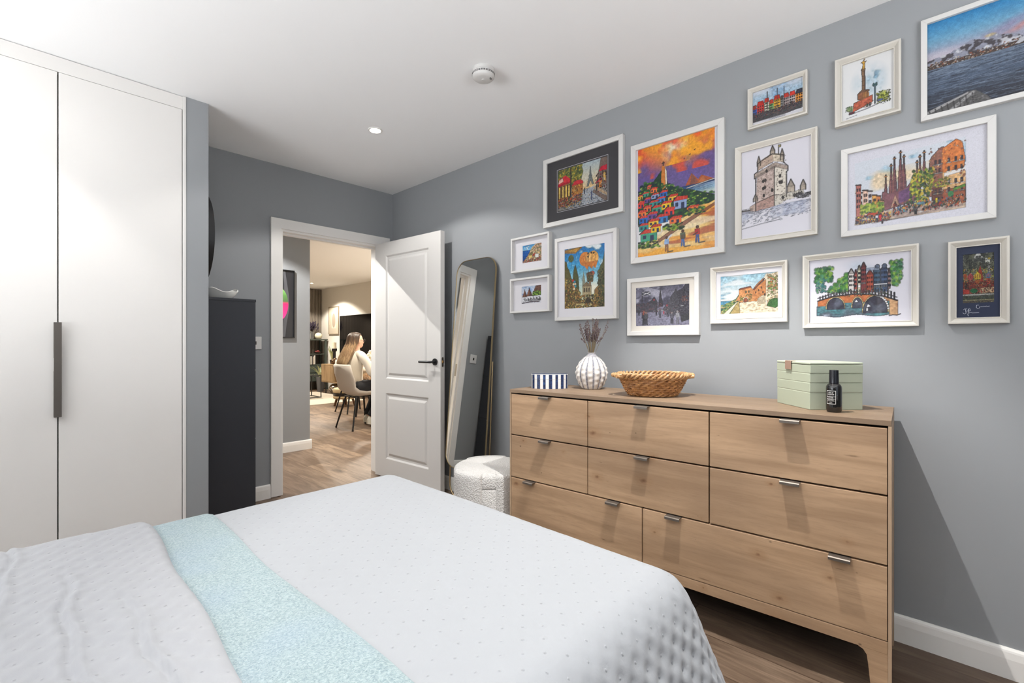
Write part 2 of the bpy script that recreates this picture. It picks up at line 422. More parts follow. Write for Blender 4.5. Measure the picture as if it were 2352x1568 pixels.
lp = MB().prism([(0.012 + 0.0095 * math.cos(a) + 0.0085, 0.985 + (0.028 if math.sin(a) > 0 else -0.028) + 0.0095 * math.sin(a)) for a in [i * PI / 8 for i in range(16)]], 'x', DW, DW + 0.0015)
latch = lp.build('latch_plate', M['steel'], door)
MB().box(DW + 0.001, DW + 0.008, 0.0145, 0.0265, 0.977, 0.997, 0.002).build('latch_bolt', plain('brass', (170, 130, 80), 0.3, metal=1), latch)
for z in (0.25, 1.0, 1.72):
    MB().cyl((-0.002, DT / 2 + 0.015, z), (-0.002, DT / 2 + 0.015, z + 0.09), 0.007, n=14).box(0.0, 0.002, 0.004, DT - 0.004, z, z + 0.09).build('hinge', M['steel'], door, True)

# ================================================================ fitted wardrobe
WY = 2.986
wr = thing('wardrobe', 'matt off-white fitted wardrobe with flat full-height doors beside the grey nib wall', 'wardrobe', (0.632, WY, 0))
x_off = 0.632
cw = MB().box(LX - x_off + 0.002, -0.002, 0.022, 0.62, 0.0, 2.366).build('carcass', M['void'], wr)
MB().box(-0.016, -0.001, -0.003, 0.03, 0.0, H - 0.003, 0.001).box(LX - x_off + 0.002, -0.0165, 0.004, 0.03, 2.371, H - 0.003).build('filler_panel', M['wardrobe'], wr)
MB().box(LX - x_off + 0.002, -0.0165, 0.006, 0.02, 0.0, 0.06).build('plinth', M['wardrobe'], wr)
seams = [0.615, 0.139, -0.337, -0.813, -1.289, -1.765, -2.24]
for i in range(6):
    a, b = seams[i + 1] - x_off, seams[i] - x_off
    d = MB().box(a + 0.002, b - 0.002, -0.001, 0.019, 0.062, 2.368, 0.0015).build('door', M['wardrobe'], wr)
    if i in (1, 3, 5):
        hx = b if i != 5 else b
        h = MB().box(hx - 0.015, hx + 0.011, -0.034, -0.0305, 0.792, 1.222, 0.001).box(hx - 0.015, hx - 0.0115, -0.0305, -0.001, 0.792, 1.222, 0.001)
        hh = h.build('handle', M['handle_grey'], d)
        MB().box(hx - 0.0155, hx - 0.0145, -0.030, -0.024, 1.0, 1.06, 0.0004).build('grip_slot', M['trim'], hh, label='pale slot in the handle')

# ---------------------------------------------------------------- ceiling lamps and smoke alarm
def downlight(x, y, label, warm=False, grp='recessed ceiling downlights', en=None):
    t = thing('downlight', label, 'ceiling light', (x, y, H), group=grp)
    prof = [(0.029, 0.012), (0.030, -0.002), (0.034, -0.006), (0.041, -0.005), (0.043, -0.001), (0.043, 0.0)]
    MB().lathe(prof, 40, cap0=False, cap1=False).build('bezel', M['trim'], t, True)
    MB().cyl((0, 0, 0.010), (0, 0, -0.001), 0.0295, n=32).build('lens', M['lamp_warm' if warm else 'lamp_cool'], t, True)
    col = (1.0, 0.91, 0.78) if warm else (1.0, 0.985, 0.96)
    e = en or (LIV_E if warm else BED_E)
    for ang, blend, w in ((85, 0.75 if (x, y) == DOWN[0] else 0.4, e[0]), (134, 0.2, e[1])):
        o = lamp('SPOT', 'downlight_beam', (x, y, H - 0.008), w, col, spot_size=math.radians(ang), spot_blend=blend, shadow_soft_size=0.06 if warm else 0.008)
        o.parent = t; o.location = (0, 0, -0.075 if warm else -0.012)
    return t
names = {0: 'bright recessed round downlight in the bedroom ceiling, in front of the doorway',
         1: 'recessed bedroom downlight in the ceiling just in front of the white wardrobe doors',
         2: 'recessed bedroom downlight in the ceiling above the front of the wooden dresser',
         3: 'recessed bedroom downlight in the ceiling above the near side of the bed',
         4: 'recessed bedroom downlight in the ceiling over the far left end of the wardrobe',
         5: 'recessed bedroom downlight in the ceiling over the head of the bed'}
for i, (x, y) in enumerate(DOWN): downlight(x, y, names[i], en={0: (17, 24), 1: (17, 0.5), 4: (14, 0.5), 3: (9, 5), 5: (9, 5)}.get(i))
for i, (x, y) in enumerate(DOWN2):
    downlight(x, y, ['warm recessed downlight glowing in the living room ceiling near the slatted wall', 'warm living room downlight hidden behind the corridor wall, furthest back', 'warm living room downlight between the television wall and the corridor', 'warm living room downlight hidden behind the corridor wall, middle row', 'warm downlight in the ceiling near the dining table', 'warm downlight in the ceiling just past the doorway, above the dining chair'][i], True, 'warm living room downlights')
for x, y in COR: downlight(x, y, 'recessed downlight in the corridor ceiling left of the doorway', False, en=(8, 130))

al = thing('smoke_alarm', 'round white smoke alarm with dark vent slots on the ceiling', 'smoke alarm', (1.549, 1.647, H))
MB().lathe([(0.0525, 0.0), (0.0525, -0.006), (0.051, -0.012), (0.050, -0.0125), (0.050, -0.016)], 56, cap0=False, cap1=False).build('mounting_base', M['plastic'], al, True)
MB().lathe([(0.050, -0.0135), (0.0535, -0.017), (0.0535, -0.031), (0.0525, -0.037), (0.046, -0.044), (0.034, -0.0475), (0.0, -0.0485)], 56, cap0=False, cap1=False).build('cover', M['plastic'], al, True)
v = MB()
for k in range(28):
    for z in (-0.0235, -0.0285):
        a = k * 2 * PI / 28
        c, s = math.cos(a), math.sin(a)
        v.box(-0.0046, 0.0046, 0.0, 0.0007, -0.0011, 0.0011, mat=Matrix.Translation((0.0534 * c, 0.0534 * s, z)) @ Matrix.Rotation(a - PI / 2, 4, 'Z'))
v.build('vent_slots', M['void'], al)
b = MB().cyl((0.0, 0.0, -0.047), (0.0, 0.0, -0.0505), 0.009, 0.008, n=24).build('test_button', M['plastic'], al, True)
g = MB()
q = Matrix.Rotation(math.radians(-60), 4, 'Z')
for i in range(4): g.box(0.030, 0.040, -0.008 + i * 0.0045, -0.0065 + i * 0.0045, -0.0478, -0.0465, mat=q)
g.build('sounder_grille', M['void'], al)

# ---------------------------------------------------------------- back wall: switch, corridor wall: artwork
sw = thing('switch_plate', 'white square switch plate on the grey wall between dark cabinet and doorway', 'light switch', (1.178, B, 1.127))
MB().box(-0.043, 0.043, -0.009, 0.0, -0.045, 0.045, 0.003).build('plate', M['plastic'], sw)
MB().box(-0.008, 0.008, -0.013, -0.008, -0.012, 0.012, 0.001).build('dimmer_knob', plain('dark toggle', (60, 55, 50), 0.4), sw)
# ================================================================ BED
rng = np.random.default_rng(7)
def smooth_noise(x, y, seed, sc):
    r = np.random.default_rng(seed); out = 0
    for i in range(7):
        a = r.uniform(0, 2 * PI); k = sc * r.uniform(0.6, 1.6); ph = r.uniform(0, 6.28)
        out = out + np.sin((x * math.cos(a) + y * math.sin(a)) * k + ph)
    return out / 7.0
XB, YN, YF, RB, ZT = 1.085, 0.548, 1.742, 0.09, 0.562     # quilt: straight-top limits, edge radius, top height
TH = math.radians(68)
def bedsurf(p, q, lift=0.0):
    """flat cloth coordinate (p, q) -> 3-D point lying over the mattress and down its sides"""
    bx = np.minimum(p, XB); by = np.clip(q, YN, YF)
    dx = p - bx; dy = q - by; s = np.hypot(dx, dy); n = np.where(s > 1e-9, s, 1)
    ux, uy = dx / n, dy / n
    s = np.minimum(s, 0.50 + 0.012 * np.sin(p * 9 + q * 13)); arc = np.minimum(s, RB * TH); an = arc / RB; ex = np.maximum(0, s - RB * TH)
    R = RB + lift
    off = R * np.sin(an) + ex * math.cos(TH)
    drop = R * (1 - np.cos(an)) + ex * math.sin(TH)
    th = np.minimum(an, TH)
    nx, ny, nz = ux * np.sin(th), uy * np.sin(th), np.cos(th)
    return np.stack([bx + ux * off, by + uy * off, ZT + lift - drop], -1), np.stack([nx, ny, nz], -1), s
bed = thing('bed', 'upholstered double bed with its white quilt, foot end towards the dresser', 'bed', (0.1, 1.145, 0))
fab = plain('light grey upholstery', (186, 184, 182), 0.9, spec=0.1, bump=0.3, bscale=500)
MB().box(-1.02, 1.0, -0.56, 0.56, 0.08, 0.33, 0.02).build('bed_base', fab, bed, True)
MB().box(-1.02, 1.01, -0.565, 0.565, 0.332, 0.525, 0.045, 4).build('mattress', plain('white mattress ticking', (225, 225, 225), 0.9, spec=0.1), bed, True)
for sx in (-0.93, 0.9):
    for sy in (-0.48, 0.48): MB().cyl((sx, sy, 0), (sx, sy, 0.085), 0.022, 0.03, n=18).build('leg', M['black'], bed, True)
hb = MB().box(-1.12, -1.03, -0.62, 0.62, 0.05, 1.0, 0.03, 3).build('headboard', fab, bed, True)

def quilt_mat(name, rgb, bscale=1.0):
    t = NT(name)
    uv = t.n('ShaderNodeUVMap').outputs[0]
    sp = t.n('ShaderNodeSeparateXYZ'); t.t.links.new(uv, sp.inputs[0])
    u = t.math('DIVIDE', sp.outputs[0], 0.060); v = t.math('DIVIDE', sp.outputs[1], 0.054)
    def cell(a, b):
        fa = t.math('MULTIPLY', t.math('SUBTRACT', a, t.math('ROUND', a)), 0.060); fb = t.math('MULTIPLY', t.math('SUBTRACT', b, t.math('ROUND', b)), 0.054)
        d = t.math('SQRT', t.math('ADD', t.math('MULTIPLY', fa, fa), t.math('MULTIPLY', fb, fb)))
        return d, fa, fb
    d1, a1, b1 = cell(u, v); d2, a2, b2 = cell(t.math('ADD', u, 0.5), t.math('ADD', v, 0.5))
    d = t.math('MINIMUM', d1, d2)
    wob = t.noise(uv, 90, 3)
    dd = t.math('ADD', d, t.math('MULTIPLY', t.math('SUBTRACT', wob, 0.5), 0.004))
    pin = t.ramp(t.math('MULTIPLY', dd, 100), [(0.10, 0.0), (0.34, 0.75), (0.9, 1.0)])
    wr_ = t.noise(t.mapping(uv, scale=(1, 1, 1)), 55, 5, 0.6, 1.5)
    fine = t.noise(uv, 420, 2)
    h = t.math('ADD', t.math('MULTIPLY', pin, 1.0), t.math('ADD', t.math('MULTIPLY', wr_, 0.22), t.math('MULTIPLY', fine, 0.05)))
    t.bump(h, 0.55, 0.003)
    c = lin(rgb)
    st = t.ramp(t.math('MULTIPLY', dd, 100), [(0.10, 0.55), (0.16, 1.0)])
    t.base(t.mix(st, tuple(x * 0.5 for x in c), c)); t.p(Roughness=0.85, Specular_IOR_Level=0.15, Sheen_Weight=0.15)
    return t.m
def lattice_d(p, q):
    u, v = p / 0.060, q / 0.054
    d1 = np.hypot((u - np.round(u)) * 0.060, (v - np.round(v)) * 0.054)
    u, v = u + 0.5, v + 0.5
    d2 = np.hypot((u - np.round(u)) * 0.060, (v - np.round(v)) * 0.054)
    return np.minimum(d1, d2)
def cloth(name, p0, p1, q0, q1, step, lift, mat, fn):
    nx = int((p1 - p0) / step); ny = int((q1 - q0) / step)
    P, Q = np.meshgrid(np.linspace(p0, p1, nx), np.linspace(q0, q1, ny), indexing='ij')
    P, Q, dz = fn(P, Q)
    pos, nor, s = bedsurf(P, Q, lift)
    pos = pos + nor * dz(s)[..., None] if callable(dz) else pos + nor * dz[..., None]
    return mesh_np(name, pos.reshape(-1, 3), grid_quads(nx, ny), mat, None, True, uv=np.stack([P, Q], -1).reshape(-1, 2))
def fn_quilt(P, Q):
    d = lattice_d(P + 0.0035 * smooth_noise(P, Q, 41, 30), Q + 0.0035 * smooth_noise(P, Q, 43, 30))
    def dz(s):
        amp = (0.0012 + 0.0066 * np.clip((s - 0.045) / 0.11, 0, 1)) * (1 + 0.35 * smooth_noise(P, Q, 47, 60))
        pf = 1 - 0.75 * np.exp(-(d / 0.014) ** 2) - 0.25 * np.exp(-(d / 0.005) ** 2)
        lump = 0.004 * smooth_noise(P, Q, 3, 7) + 0.0012 * smooth_noise(P, Q, 5, 26)
        return amp * pf + lump + 0.004
    return P, Q, dz
q1 = cloth('quilt', -0.96, XB + 0.50, YN - 0.50, YF + 0.50, 0.0062, 0.0, quilt_mat('white quilted cotton', (156, 158, 161)), fn_quilt)
tag(q1, 'white pin-dimpled quilt spread over the whole bed and down its foot end', 'quilt')
def fn_run(P, Q):
    # right edge at p = .442, wavering slightly
    t_ = (P - P.min()) / (P.max() - P.min())
    edge = 0.008 * np.sin(Q * 3.1 + 0.4) + 0.004 * np.sin(Q * 9)
    P2 = P + edge * t_
    def dz(s): return 0.004 * smooth_noise(P2, Q, 3, 7) + 0.0012 * smooth_noise(P2, Q, 5, 26) + 0.011 + 0.0015 * smooth_noise(P2, Q, 12, 40) - 0.006 * np.clip((t_ - 0.965) / 0.035, 0, 1) 
    return P2, Q, dz
tr_ = NT('pale aqua boucle knit'); vv = tr_.coord()
n1 = tr_.noise(vv, 210, 3, 0.6, 0.8); n2 = tr_.noise(vv, 5, 2)
c = tr_.mix(tr_.ramp(n1, [(0.35, 0.0), (0.65, 1.0)]), lin((128, 146, 150)), lin((166, 180, 181)))
tr_.base(tr_.mix(tr_.math('MULTIPLY', tr_.ramp(n2, [(0.5, 0), (0.75, 1)]), 0.30), c, lin((144, 162, 182)))); tr_.p(Roughness=0.95, Specular_IOR_Level=0.1, Sheen_Weight=0.2); tr_.bump(n1, 0.8, 0.004)
r1 = cloth('blanket', 0.02, 0.448, YN - 0.26, YF + 0.20, 0.0062, 0.004, tr_.m, fn_run)
tag(r1, 'pale aqua blue textured blanket laid as a band across the white bed', 'blanket')
def fn_fold(P, Q):
    t_ = (P - P.min()) / (P.max() - P.min())
    edge = 0.010 * np.sin(Q * 4.2 + 1.0) + 0.006 * np.sin(Q * 11 + 2)
    P2 = P + edge * t_
    d = lattice_d(P2, Q)
    def dz(s):
        pf = 1 - np.exp(-(d / 0.015) ** 2)
        fold = 0.007 * np.exp(-((smooth_noise(P2, Q * 0.35, 21, 14)) / 0.10) ** 2)
        end = np.clip((1 - t_) * 1.23 / 0.030, 0, 1)
        cr = 0
        for c0, a_, ph in ((-0.02, .012, .3), (0.075, .010, 1.7), (-0.16, .014, 4.0), (0.165, .006, 2.2), (-0.34, .012, 5.1)):
            cx = c0 + a_ * np.sin(Q * 8 + ph) + 0.006 * np.sin(Q * 27 + ph); seg = np.clip(np.sin(Q * 4.3 + ph * 2) + .75, 0, 1)
            cr = cr + seg * (0.0055 * np.exp(-((P2 - cx - .010) / .010) ** 2) - 0.0065 * np.exp(-((P2 - cx) / .006) ** 2) + 0.003 * np.exp(-((P2 - cx + .014) / .012) ** 2))
        return (0.022 + cr + 0.0035 * pf + 0.006 * smooth_noise(P2, Q, 33, 9) + 0.0022 * smooth_noise(P2, Q, 35, 34) + 0.0015 * smooth_noise(P2, Q, 37, 80) + fold * 0) * np.sqrt(1 - (1 - end) ** 2) + 0.006
    return P2, Q, dz
r2 = cloth('folded_quilt', -0.96, 0.272, YN - 0.30, YF + 0.16, 0.0062, 0.006, quilt_mat('white quilted cotton, crumpled', (158, 159, 162)), fn_fold)
tag(r2, 'creased white quilt folded back over the head half of the bed', 'quilt')

# ================================================================ FURNITURE
# ---- dresser; local x along the front from its right end, local y towards the room, z up
wd1 = wood('reclaimed pine', (188, 156, 124), (166, 135, 105), (126, 101, 80), 'X', 1.0, 0.5)
wd_top = wood('reclaimed pine top', (144, 122, 100), (135, 113, 92), (108, 88, 71), 'X', 1.0, 0.45, knots=False)
wd_side_lit = wood('reclaimed pine side', (186, 160, 132), (174, 148, 122), (140, 116, 94), 'Z', 1.0, 0.55)  # side wood colour lightened to carry the ambient light on that face
dz_ang = math.atan2(0.99836, -0.05716)
dr = thing('dresser', 'wide reclaimed pine dresser with eight drawers and tab pulls under the picture wall', 'dresser', (1.8751, 0.1406, 0), dz_ang)
DWI, DD = 1.559, 0.405
MB().box(0.009, DWI - 0.009, -DD, -0.018, 0.19, 0.860).build('carcass', plain('dark drawer gap', (40, 28, 20), 0.9, spec=0.1), dr)
tp = MB()
for i in range(4):
    y0 = -DD - 0.0005 + i * (DD + 0.001) / 4; tp.box(0, DWI, y0 + 0.0004, y0 + (DD + 0.001) / 4 - 0.0004, 0.8685, 0.8865, 0.0012)
tp.build('top', wd_top, dr)
def side(x0, x1):
    pr = [(-0.0004, 0.868), (-DD, 0.868), (-DD, 0.0), (-DD + 0.032, 0.0), (-DD + 0.042, 0.13), (-DD + 0.075, 0.158), (-0.080, 0.158), (-0.052, 0.13), (-0.045, 0.0), (-0.0004, 0.0)]
    return MB().prism(pr, 'x', x0, x1)
side(0.0, 0.0085).build('side_panel', wd_side_lit, dr); side(DWI - 0.0085, DWI).build('side_panel', wd_side_lit, dr)
def leg_poly(m, x, sgn):
    # front leg with a small curved bracket into the rail
    pts = [(x, 0.0), (x, 0.152), (x + sgn * 0.075, 0.152), (x + sgn * 0.062, 0.146), (x + sgn * 0.053, 0.132), (x + sgn * 0.050, 0.11), (x + sgn * 0.040, 0.0)]
    m.prism(pts, 'y', -0.0185, 0.0)
    return m
leg_poly(MB(), 0.009, 1).build('leg', wd1, dr); leg_poly(MB(), DWI - 0.009, -1).build('leg', wd1, dr)
MB().box(0.019, 0.055, -DD + 0.001, -DD + 0.03, 0.0, 0.16).build('leg', wd_side_lit, dr); MB().box(DWI - 0.055, DWI - 0.019, -DD + 0.001, -DD + 0.03, 0.0, 0.16).build('leg', wd_side_lit, dr)
MB().box(0.009, DWI - 0.009, -0.0185, -0.0005, 0.1525, 0.192, 0.001).build('rail', wd1, dr)
g = 0.0022
rows = [(0.6515, 0.862), (0.4315, 0.6475), (0.1935, 0.4275)]
cols3 = [(0.0, 0.549), (0.549, 1.090), (1.090, DWI)]; cols2 = [(0.0, 0.823), (0.823, DWI)]
def tab(mb, x):
    return mb
def drawer(c, r, hs, first=False):
    x0, x1 = c[0] + (0.0105 if c[0] == 0 else g), c[1] - (0.0105 if c[1] == DWI else g)
    mb = MB().box(x0, x1, -0.0185, -0.0002 if True else 0, r[0] + 0.001, r[1] - 0.001, 0.0018, 2)
    d = mb.build('drawer', wd1, dr)
    for hx in hs:
        z = r[1] - 0.001
        h = MB().prism([(-0.012, z), (-0.012, z + 0.0018), (0.0245, z + 0.0018), (0.028, z - 0.001), (0.028, z - 0.0095), (0.0262, z - 0.0095), (0.0262, z - 0.002), (0.024, z)], 'x', hx - 0.030, hx + 0.030)
        h.build('pull', M['pewter'], d)
for r in rows[:2]:
    for c in cols3: drawer(c, r, [(c[0] + c[1]) / 2])
for c in cols2: drawer(c, rows[2], [c[0] + 0.133, c[1] - 0.137])

# ---- pouf
bou = NT('white boucle'); v = bou.coord()
vo = bou.n('ShaderNodeTexVoronoi'); bou.t.links.new(v, vo.inputs['Vector']); vo.inputs['Scale'].default_value = 130
nn = bou.noise(v, 160, 3, 0.6, 0.5)
bou.base(bou.mix(nn, lin((206, 202, 197)), lin((226, 223, 219)))); bou.p(Roughness=0.95, Specular_IOR_Level=0.1, Sheen_Weight=0.3)
bou.bump(bou.math('ADD', nn, bou.math('MULTIPLY', vo.outputs['Distance'], -0.8)), 0.9, 0.006)
pf = thing('pouf', 'round white boucle pouf between the leaning mirror and the dresser', 'pouf', (1.915, 1.967, 0))
MB().lathe([(0.195, 0.0), (0.215, 0.01), (0.218, 0.05), (0.218, 0.325), (0.214, 0.335), (0.21, 0.337)], 72).build('body', bou.m, pf, True)
MB().lathe([(0.205, 0.338), (0.216, 0.341), (0.219, 0.35), (0.219, 0.395), (0.213, 0.41), (0.198, 0.419), (0.16, 0.4225), (0.0, 0.424)], 72, cap1=False).build('seat_pad', bou.m, pf, True)
def wrap(a0, a1, name):
    m = MB(); rowsP = []
    for i in range(41):
        f = i / 40; a = math.radians(a0 + (a1 - a0) * f); e = math.sqrt(max(0, 1 - (abs(2 * f - 1)) ** 14))
        ro = 0.219 + 0.017 * e
        top = 0.419
        rowsP.append([(0.212 * math.cos(a), 0.212 * math.sin(a), 0.004)] + [(ro * math.cos(a), ro * math.sin(a), z) for z in (0.004, 0.1, 0.2, 0.3, 0.38, top - 0.016)] + [((ro - 0.005) * math.cos(a), (ro - 0.005) * math.sin(a), top - 0.006), ((ro - 0.018) * math.cos(a), (ro - 0.018) * math.sin(a), top), (0.205 * math.cos(a), 0.205 * math.sin(a), top - 0.001)])
    V = m.grid(rowsP); m.capf(V[0]); m.capf(list(reversed(V[-1])))
    return m.build('side_panel', bou.m, pf, True)
wrap(-128, -20, 'a'); wrap(160, 212, 'b'); wrap(20, 90, 'c')

# ---- leaning mirror
mir = thing('standing_mirror', 'tall narrow leaning mirror with rounded corners and thin gold frame by the door', 'mirror', (2.205, 2.493, 0))
# panel local frame: y across, w up the panel; leaning: x = x0 + w*sin, z = z0 + w*cos
LEAN = math.atan2(0.095, 1.18); HM = 1.50; WM = 0.415; ZB = 0.235
RM = Matrix.Translation((-0.050, 0, ZB)) @ Matrix.Rotation(LEAN, 4, 'Y')
def rr(w, h, r, n=10, ins=0.0):
    pts = []
    for cx, cy, a0 in ((w / 2 - r, h - r, 0), (-w / 2 + r, h - r, 90), (-w / 2 + r, r, 180), (w / 2 - r, r, 270)):
        for i in range(n + 1):
            a = math.radians(a0 + 90 * i / n); pts.append((cx + (r - ins) * math.cos(a), cy + (r - ins) * math.sin(a)))
    return pts
gl = NT('mirror glass'); gl.base((0.78, 0.79, 0.78)); gl.p(Metallic=1.0, Roughness=0.0)
m = MB(); pts = rr(WM, HM, 0.10, ins=0.004)
m.prism([(a, b) for a, b in pts], 'x', 0.0, 0.004); bmesh.ops.transform(m.bm, matrix=RM, verts=m.bm.verts[:]); m.build('mirror_glass', gl.m, mir)
m = MB(); po, pi = rr(WM, HM, 0.10), rr(WM, HM, 0.10, ins=0.0035)
m.grid([[(x, a, b) for a, b in P_] for x, P_ in ((-0.003, pi), (-0.003, po), (0.010, po), (0.010, pi))], cu=True, cv=True)
bmesh.ops.transform(m.bm, matrix=RM, verts=m.bm.verts[:]); m.build('frame', M['gold'], mir, True)
m = MB(); m.prism(rr(WM, HM, 0.10, ins=0.006), 'x', 0.0045, 0.0098); bmesh.ops.transform(m.bm, matrix=RM, verts=m.bm.verts[:]); m.build('backing_board', M['black'], mir)
# gold tube stand behind the panel
st = [(0.044, WM / 2 - 0.004, 1.0)]
lo = [(a, b) for a, b in rr(WM - 0.0, 1.2, 0.10) if b < 0.55]
pth = [(0.034, -WM / 2 + 0.004, 1.0)] + [(-0.012 + 0.046 * (b / 1.0), a, b + 0.008) for a, b in [(-WM / 2 + 0.004, 0.5)] + [(a * 0.98, b) for a, b in rr(WM, 1.2, 0.10)[22:44]] + [(WM / 2 - 0.004, 0.5)]] + [(0.034, WM / 2 - 0.004, 1.0)]
MB().tube(pth, 0.0055, 10).build('stand', M['gold'], mir, True)

# ---- tall slim shoe cabinet, bowl and round wall disc on the alcove wall
sc_ = thing('shoe_cabinet', 'tall slim anthracite shoe cabinet fixed to the alcove wall', 'cabinet', (0.736, 3.148, 0.1))
SW, SD, SHH = 0.45, 0.292, 1.296
MB().box(0, SD - 0.0035, 0.0005, SW, 0.011, SHH - 0.016).build('carcass', M['dark_grey'], sc_)
MB().box(0, SD + 0.002, -0.001, SW + 0.001, SHH - 0.016, SHH, 0.001).build('top', M['dark_grey'], sc_)
MB().box(0, SD - 0.004, 0.0, SW, 0.0, 0.0105, 0.001).build('bottom_panel', M['dark_grey'], sc_)
for z0, z1 in ((0.014, 0.435), (0.440, 0.858), (0.863, 1.279)):
    f = MB().box(SD - 0.017, SD, 0.002, SW - 0.002, z0, z1, 0.001).build('flap', M['dark_grey'], sc_)
    MB().box(SD - 0.002, SD + 0.0004, 0.12, SW - 0.12, z1 - 0.022, z1 - 0.006, 0.002).build('finger_pull', M['trim'], f, label='pale finger pull')
bw = thing('leaf_bowl', 'white leaf-shaped ceramic bowl on top of the anthracite shoe cabinet', 'bowl', (0.885, 3.33, 1.3965))
m = MB(); rowsB = []
for k in range(12):
    f = k / 11; row = []
    for j in range(48):
        a = 2 * PI * j / 48
        rx, ry = 0.030 + 0.066 * f ** 0.55, 0.024 + 0.046 * f ** 0.55
        wv = 1 + 0.08 * f * math.sin(3 * a + 0.6)
        row.append((rx * math.cos(a) * wv, ry * math.sin(a) * wv, 0.001 + 0.056 * f ** 1.2 + 0.010 * f * f * math.sin(2 * a + 0.8) + 0.006 * f * f * math.sin(5 * a)))
    rowsB.append(row)
inner = [[(x * 0.94, y * 0.93, z + 0.004) for x, y, z in r] for r in reversed(rowsB)]
V = m.grid(rowsB + inner, cu=True); m.capf(list(reversed(V[0]))); m.capf(V[-1])
m.build('shell', plain('white glazed ceramic', (232, 231, 226), 0.18, spec=0.6), bw, True, 60)
wdsc = thing('round_wall_disc', 'round black disc hung above the shoe cabinet, edge just showing behind the nib', 'wall decoration', (0.736, 3.315, 1.747))
MB().cyl((0.0, 0, 0), (0.038, 0, 0), 0.272, n=96).build('backing', M['black'], wdsc, True)
MB().cyl((0.038, 0, 0), (0.041, 0, 0), 0.262, n=96).build('face', plain('black gloss face', (16, 16, 19), 0.25), wdsc, True)
m = MB(); m.grid([[(x, r * math.cos(a), r * math.sin(a)) for a in [2 * PI * i / 96 for i in range(96)]] for x, r in ((0.0, 0.28), (0.043, 0.28), (0.043, 0.272), (0.0, 0.272))], cu=True, cv=True); m.build('rim', M['black'], wdsc, True)
# ================================================================ THINGS ON THE DRESSER
TZ = 0.8868
# striped trinket box
ivory = plain('bone inlay', (212, 210, 206), 0.3, spec=0.5)
navy = NT('navy resin inlay'); nn = navy.noise(navy.coord(), 90, 5, 0.7)
navy.base(navy.mix(navy.ramp(nn, [(0.45, 0), (0.7, 1)]), lin((26, 34, 66)), lin((52, 84, 134)))); navy.p(Roughness=0.3)
bx = thing('trinket_box', 'small oval box with navy and white stripes at the far left of the dresser', 'box', (1.978, 1.585, TZ), math.radians(-46))
def oval(a, rx, ry, e=2.6):
    c, s = math.cos(a), math.sin(a)
    return (rx * math.copysign(abs(c) ** (2 / e), c), ry * math.copysign(abs(s) ** (2 / e), s))
def striped(z0, z1, top, name):
    me = MB(); nseg = 144; rx, ry = 0.099, 0.063
    lo = [me.bm.verts.new((*oval(2 * PI * k / nseg, rx, ry), z0)) for k in range(nseg)]
    hi = [me.bm.verts.new((*oval(2 * PI * k / nseg, rx, ry), z1)) for k in range(nseg)]
    faces = []
    # stripes of equal width along the outline
    P = [Vector(oval(2 * PI * k / nseg, rx, ry)) for k in range(nseg + 1)]; L = [0]
    for k in range(nseg): L.append(L[-1] + (P[k + 1] - P[k]).length)
    ns = 34
    for k in range(nseg):
        f = me.bm.faces.new((lo[k], lo[(k + 1) % nseg], hi[(k + 1) % nseg], hi[k])); f.material_index = int((L[k] + L[k + 1]) / 2 / L[-1] * ns) % 2
    ins = [me.bm.verts.new((oval(2 * PI * k / nseg, rx, ry)[0] * 0.97, oval(2 * PI * k / nseg, rx, ry)[1] * 0.96, z1 + (0.0015 if top else 0))) for k in range(nseg)]
    for k in range(nseg):
        f = me.bm.faces.new((hi[k], hi[(k + 1) % nseg], ins[(k + 1) % nseg], ins[k])); f.material_index = 0
    # top split in stripes across x
    b = {}
    for k in range(nseg // 4, 3 * nseg // 4):
        k2 = (nseg // 2 - k) % nseg; kn = k + 1; kn2 = (nseg // 2 - kn) % nseg
        vs = [ins[k % nseg], ins[kn % nseg], ins[kn2], ins[k2]]; vs = [v for i, v in enumerate(vs) if v not in vs[:i]]
        if len(vs) >= 3:
            f = me.bm.faces.new(vs); f.material_index = int((vs[0].co.x + vs[1].co.x + 0.4) / 2 / 0.0115) % 2
    me.bm.faces.new(list(reversed(lo)))
    o = me.build(name, ivory, bx); o.data.materials.append(navy.m); return o
striped(0.0, 0.0493, False, 'box_body'); striped(0.0500, 0.0740, True, 'lid')

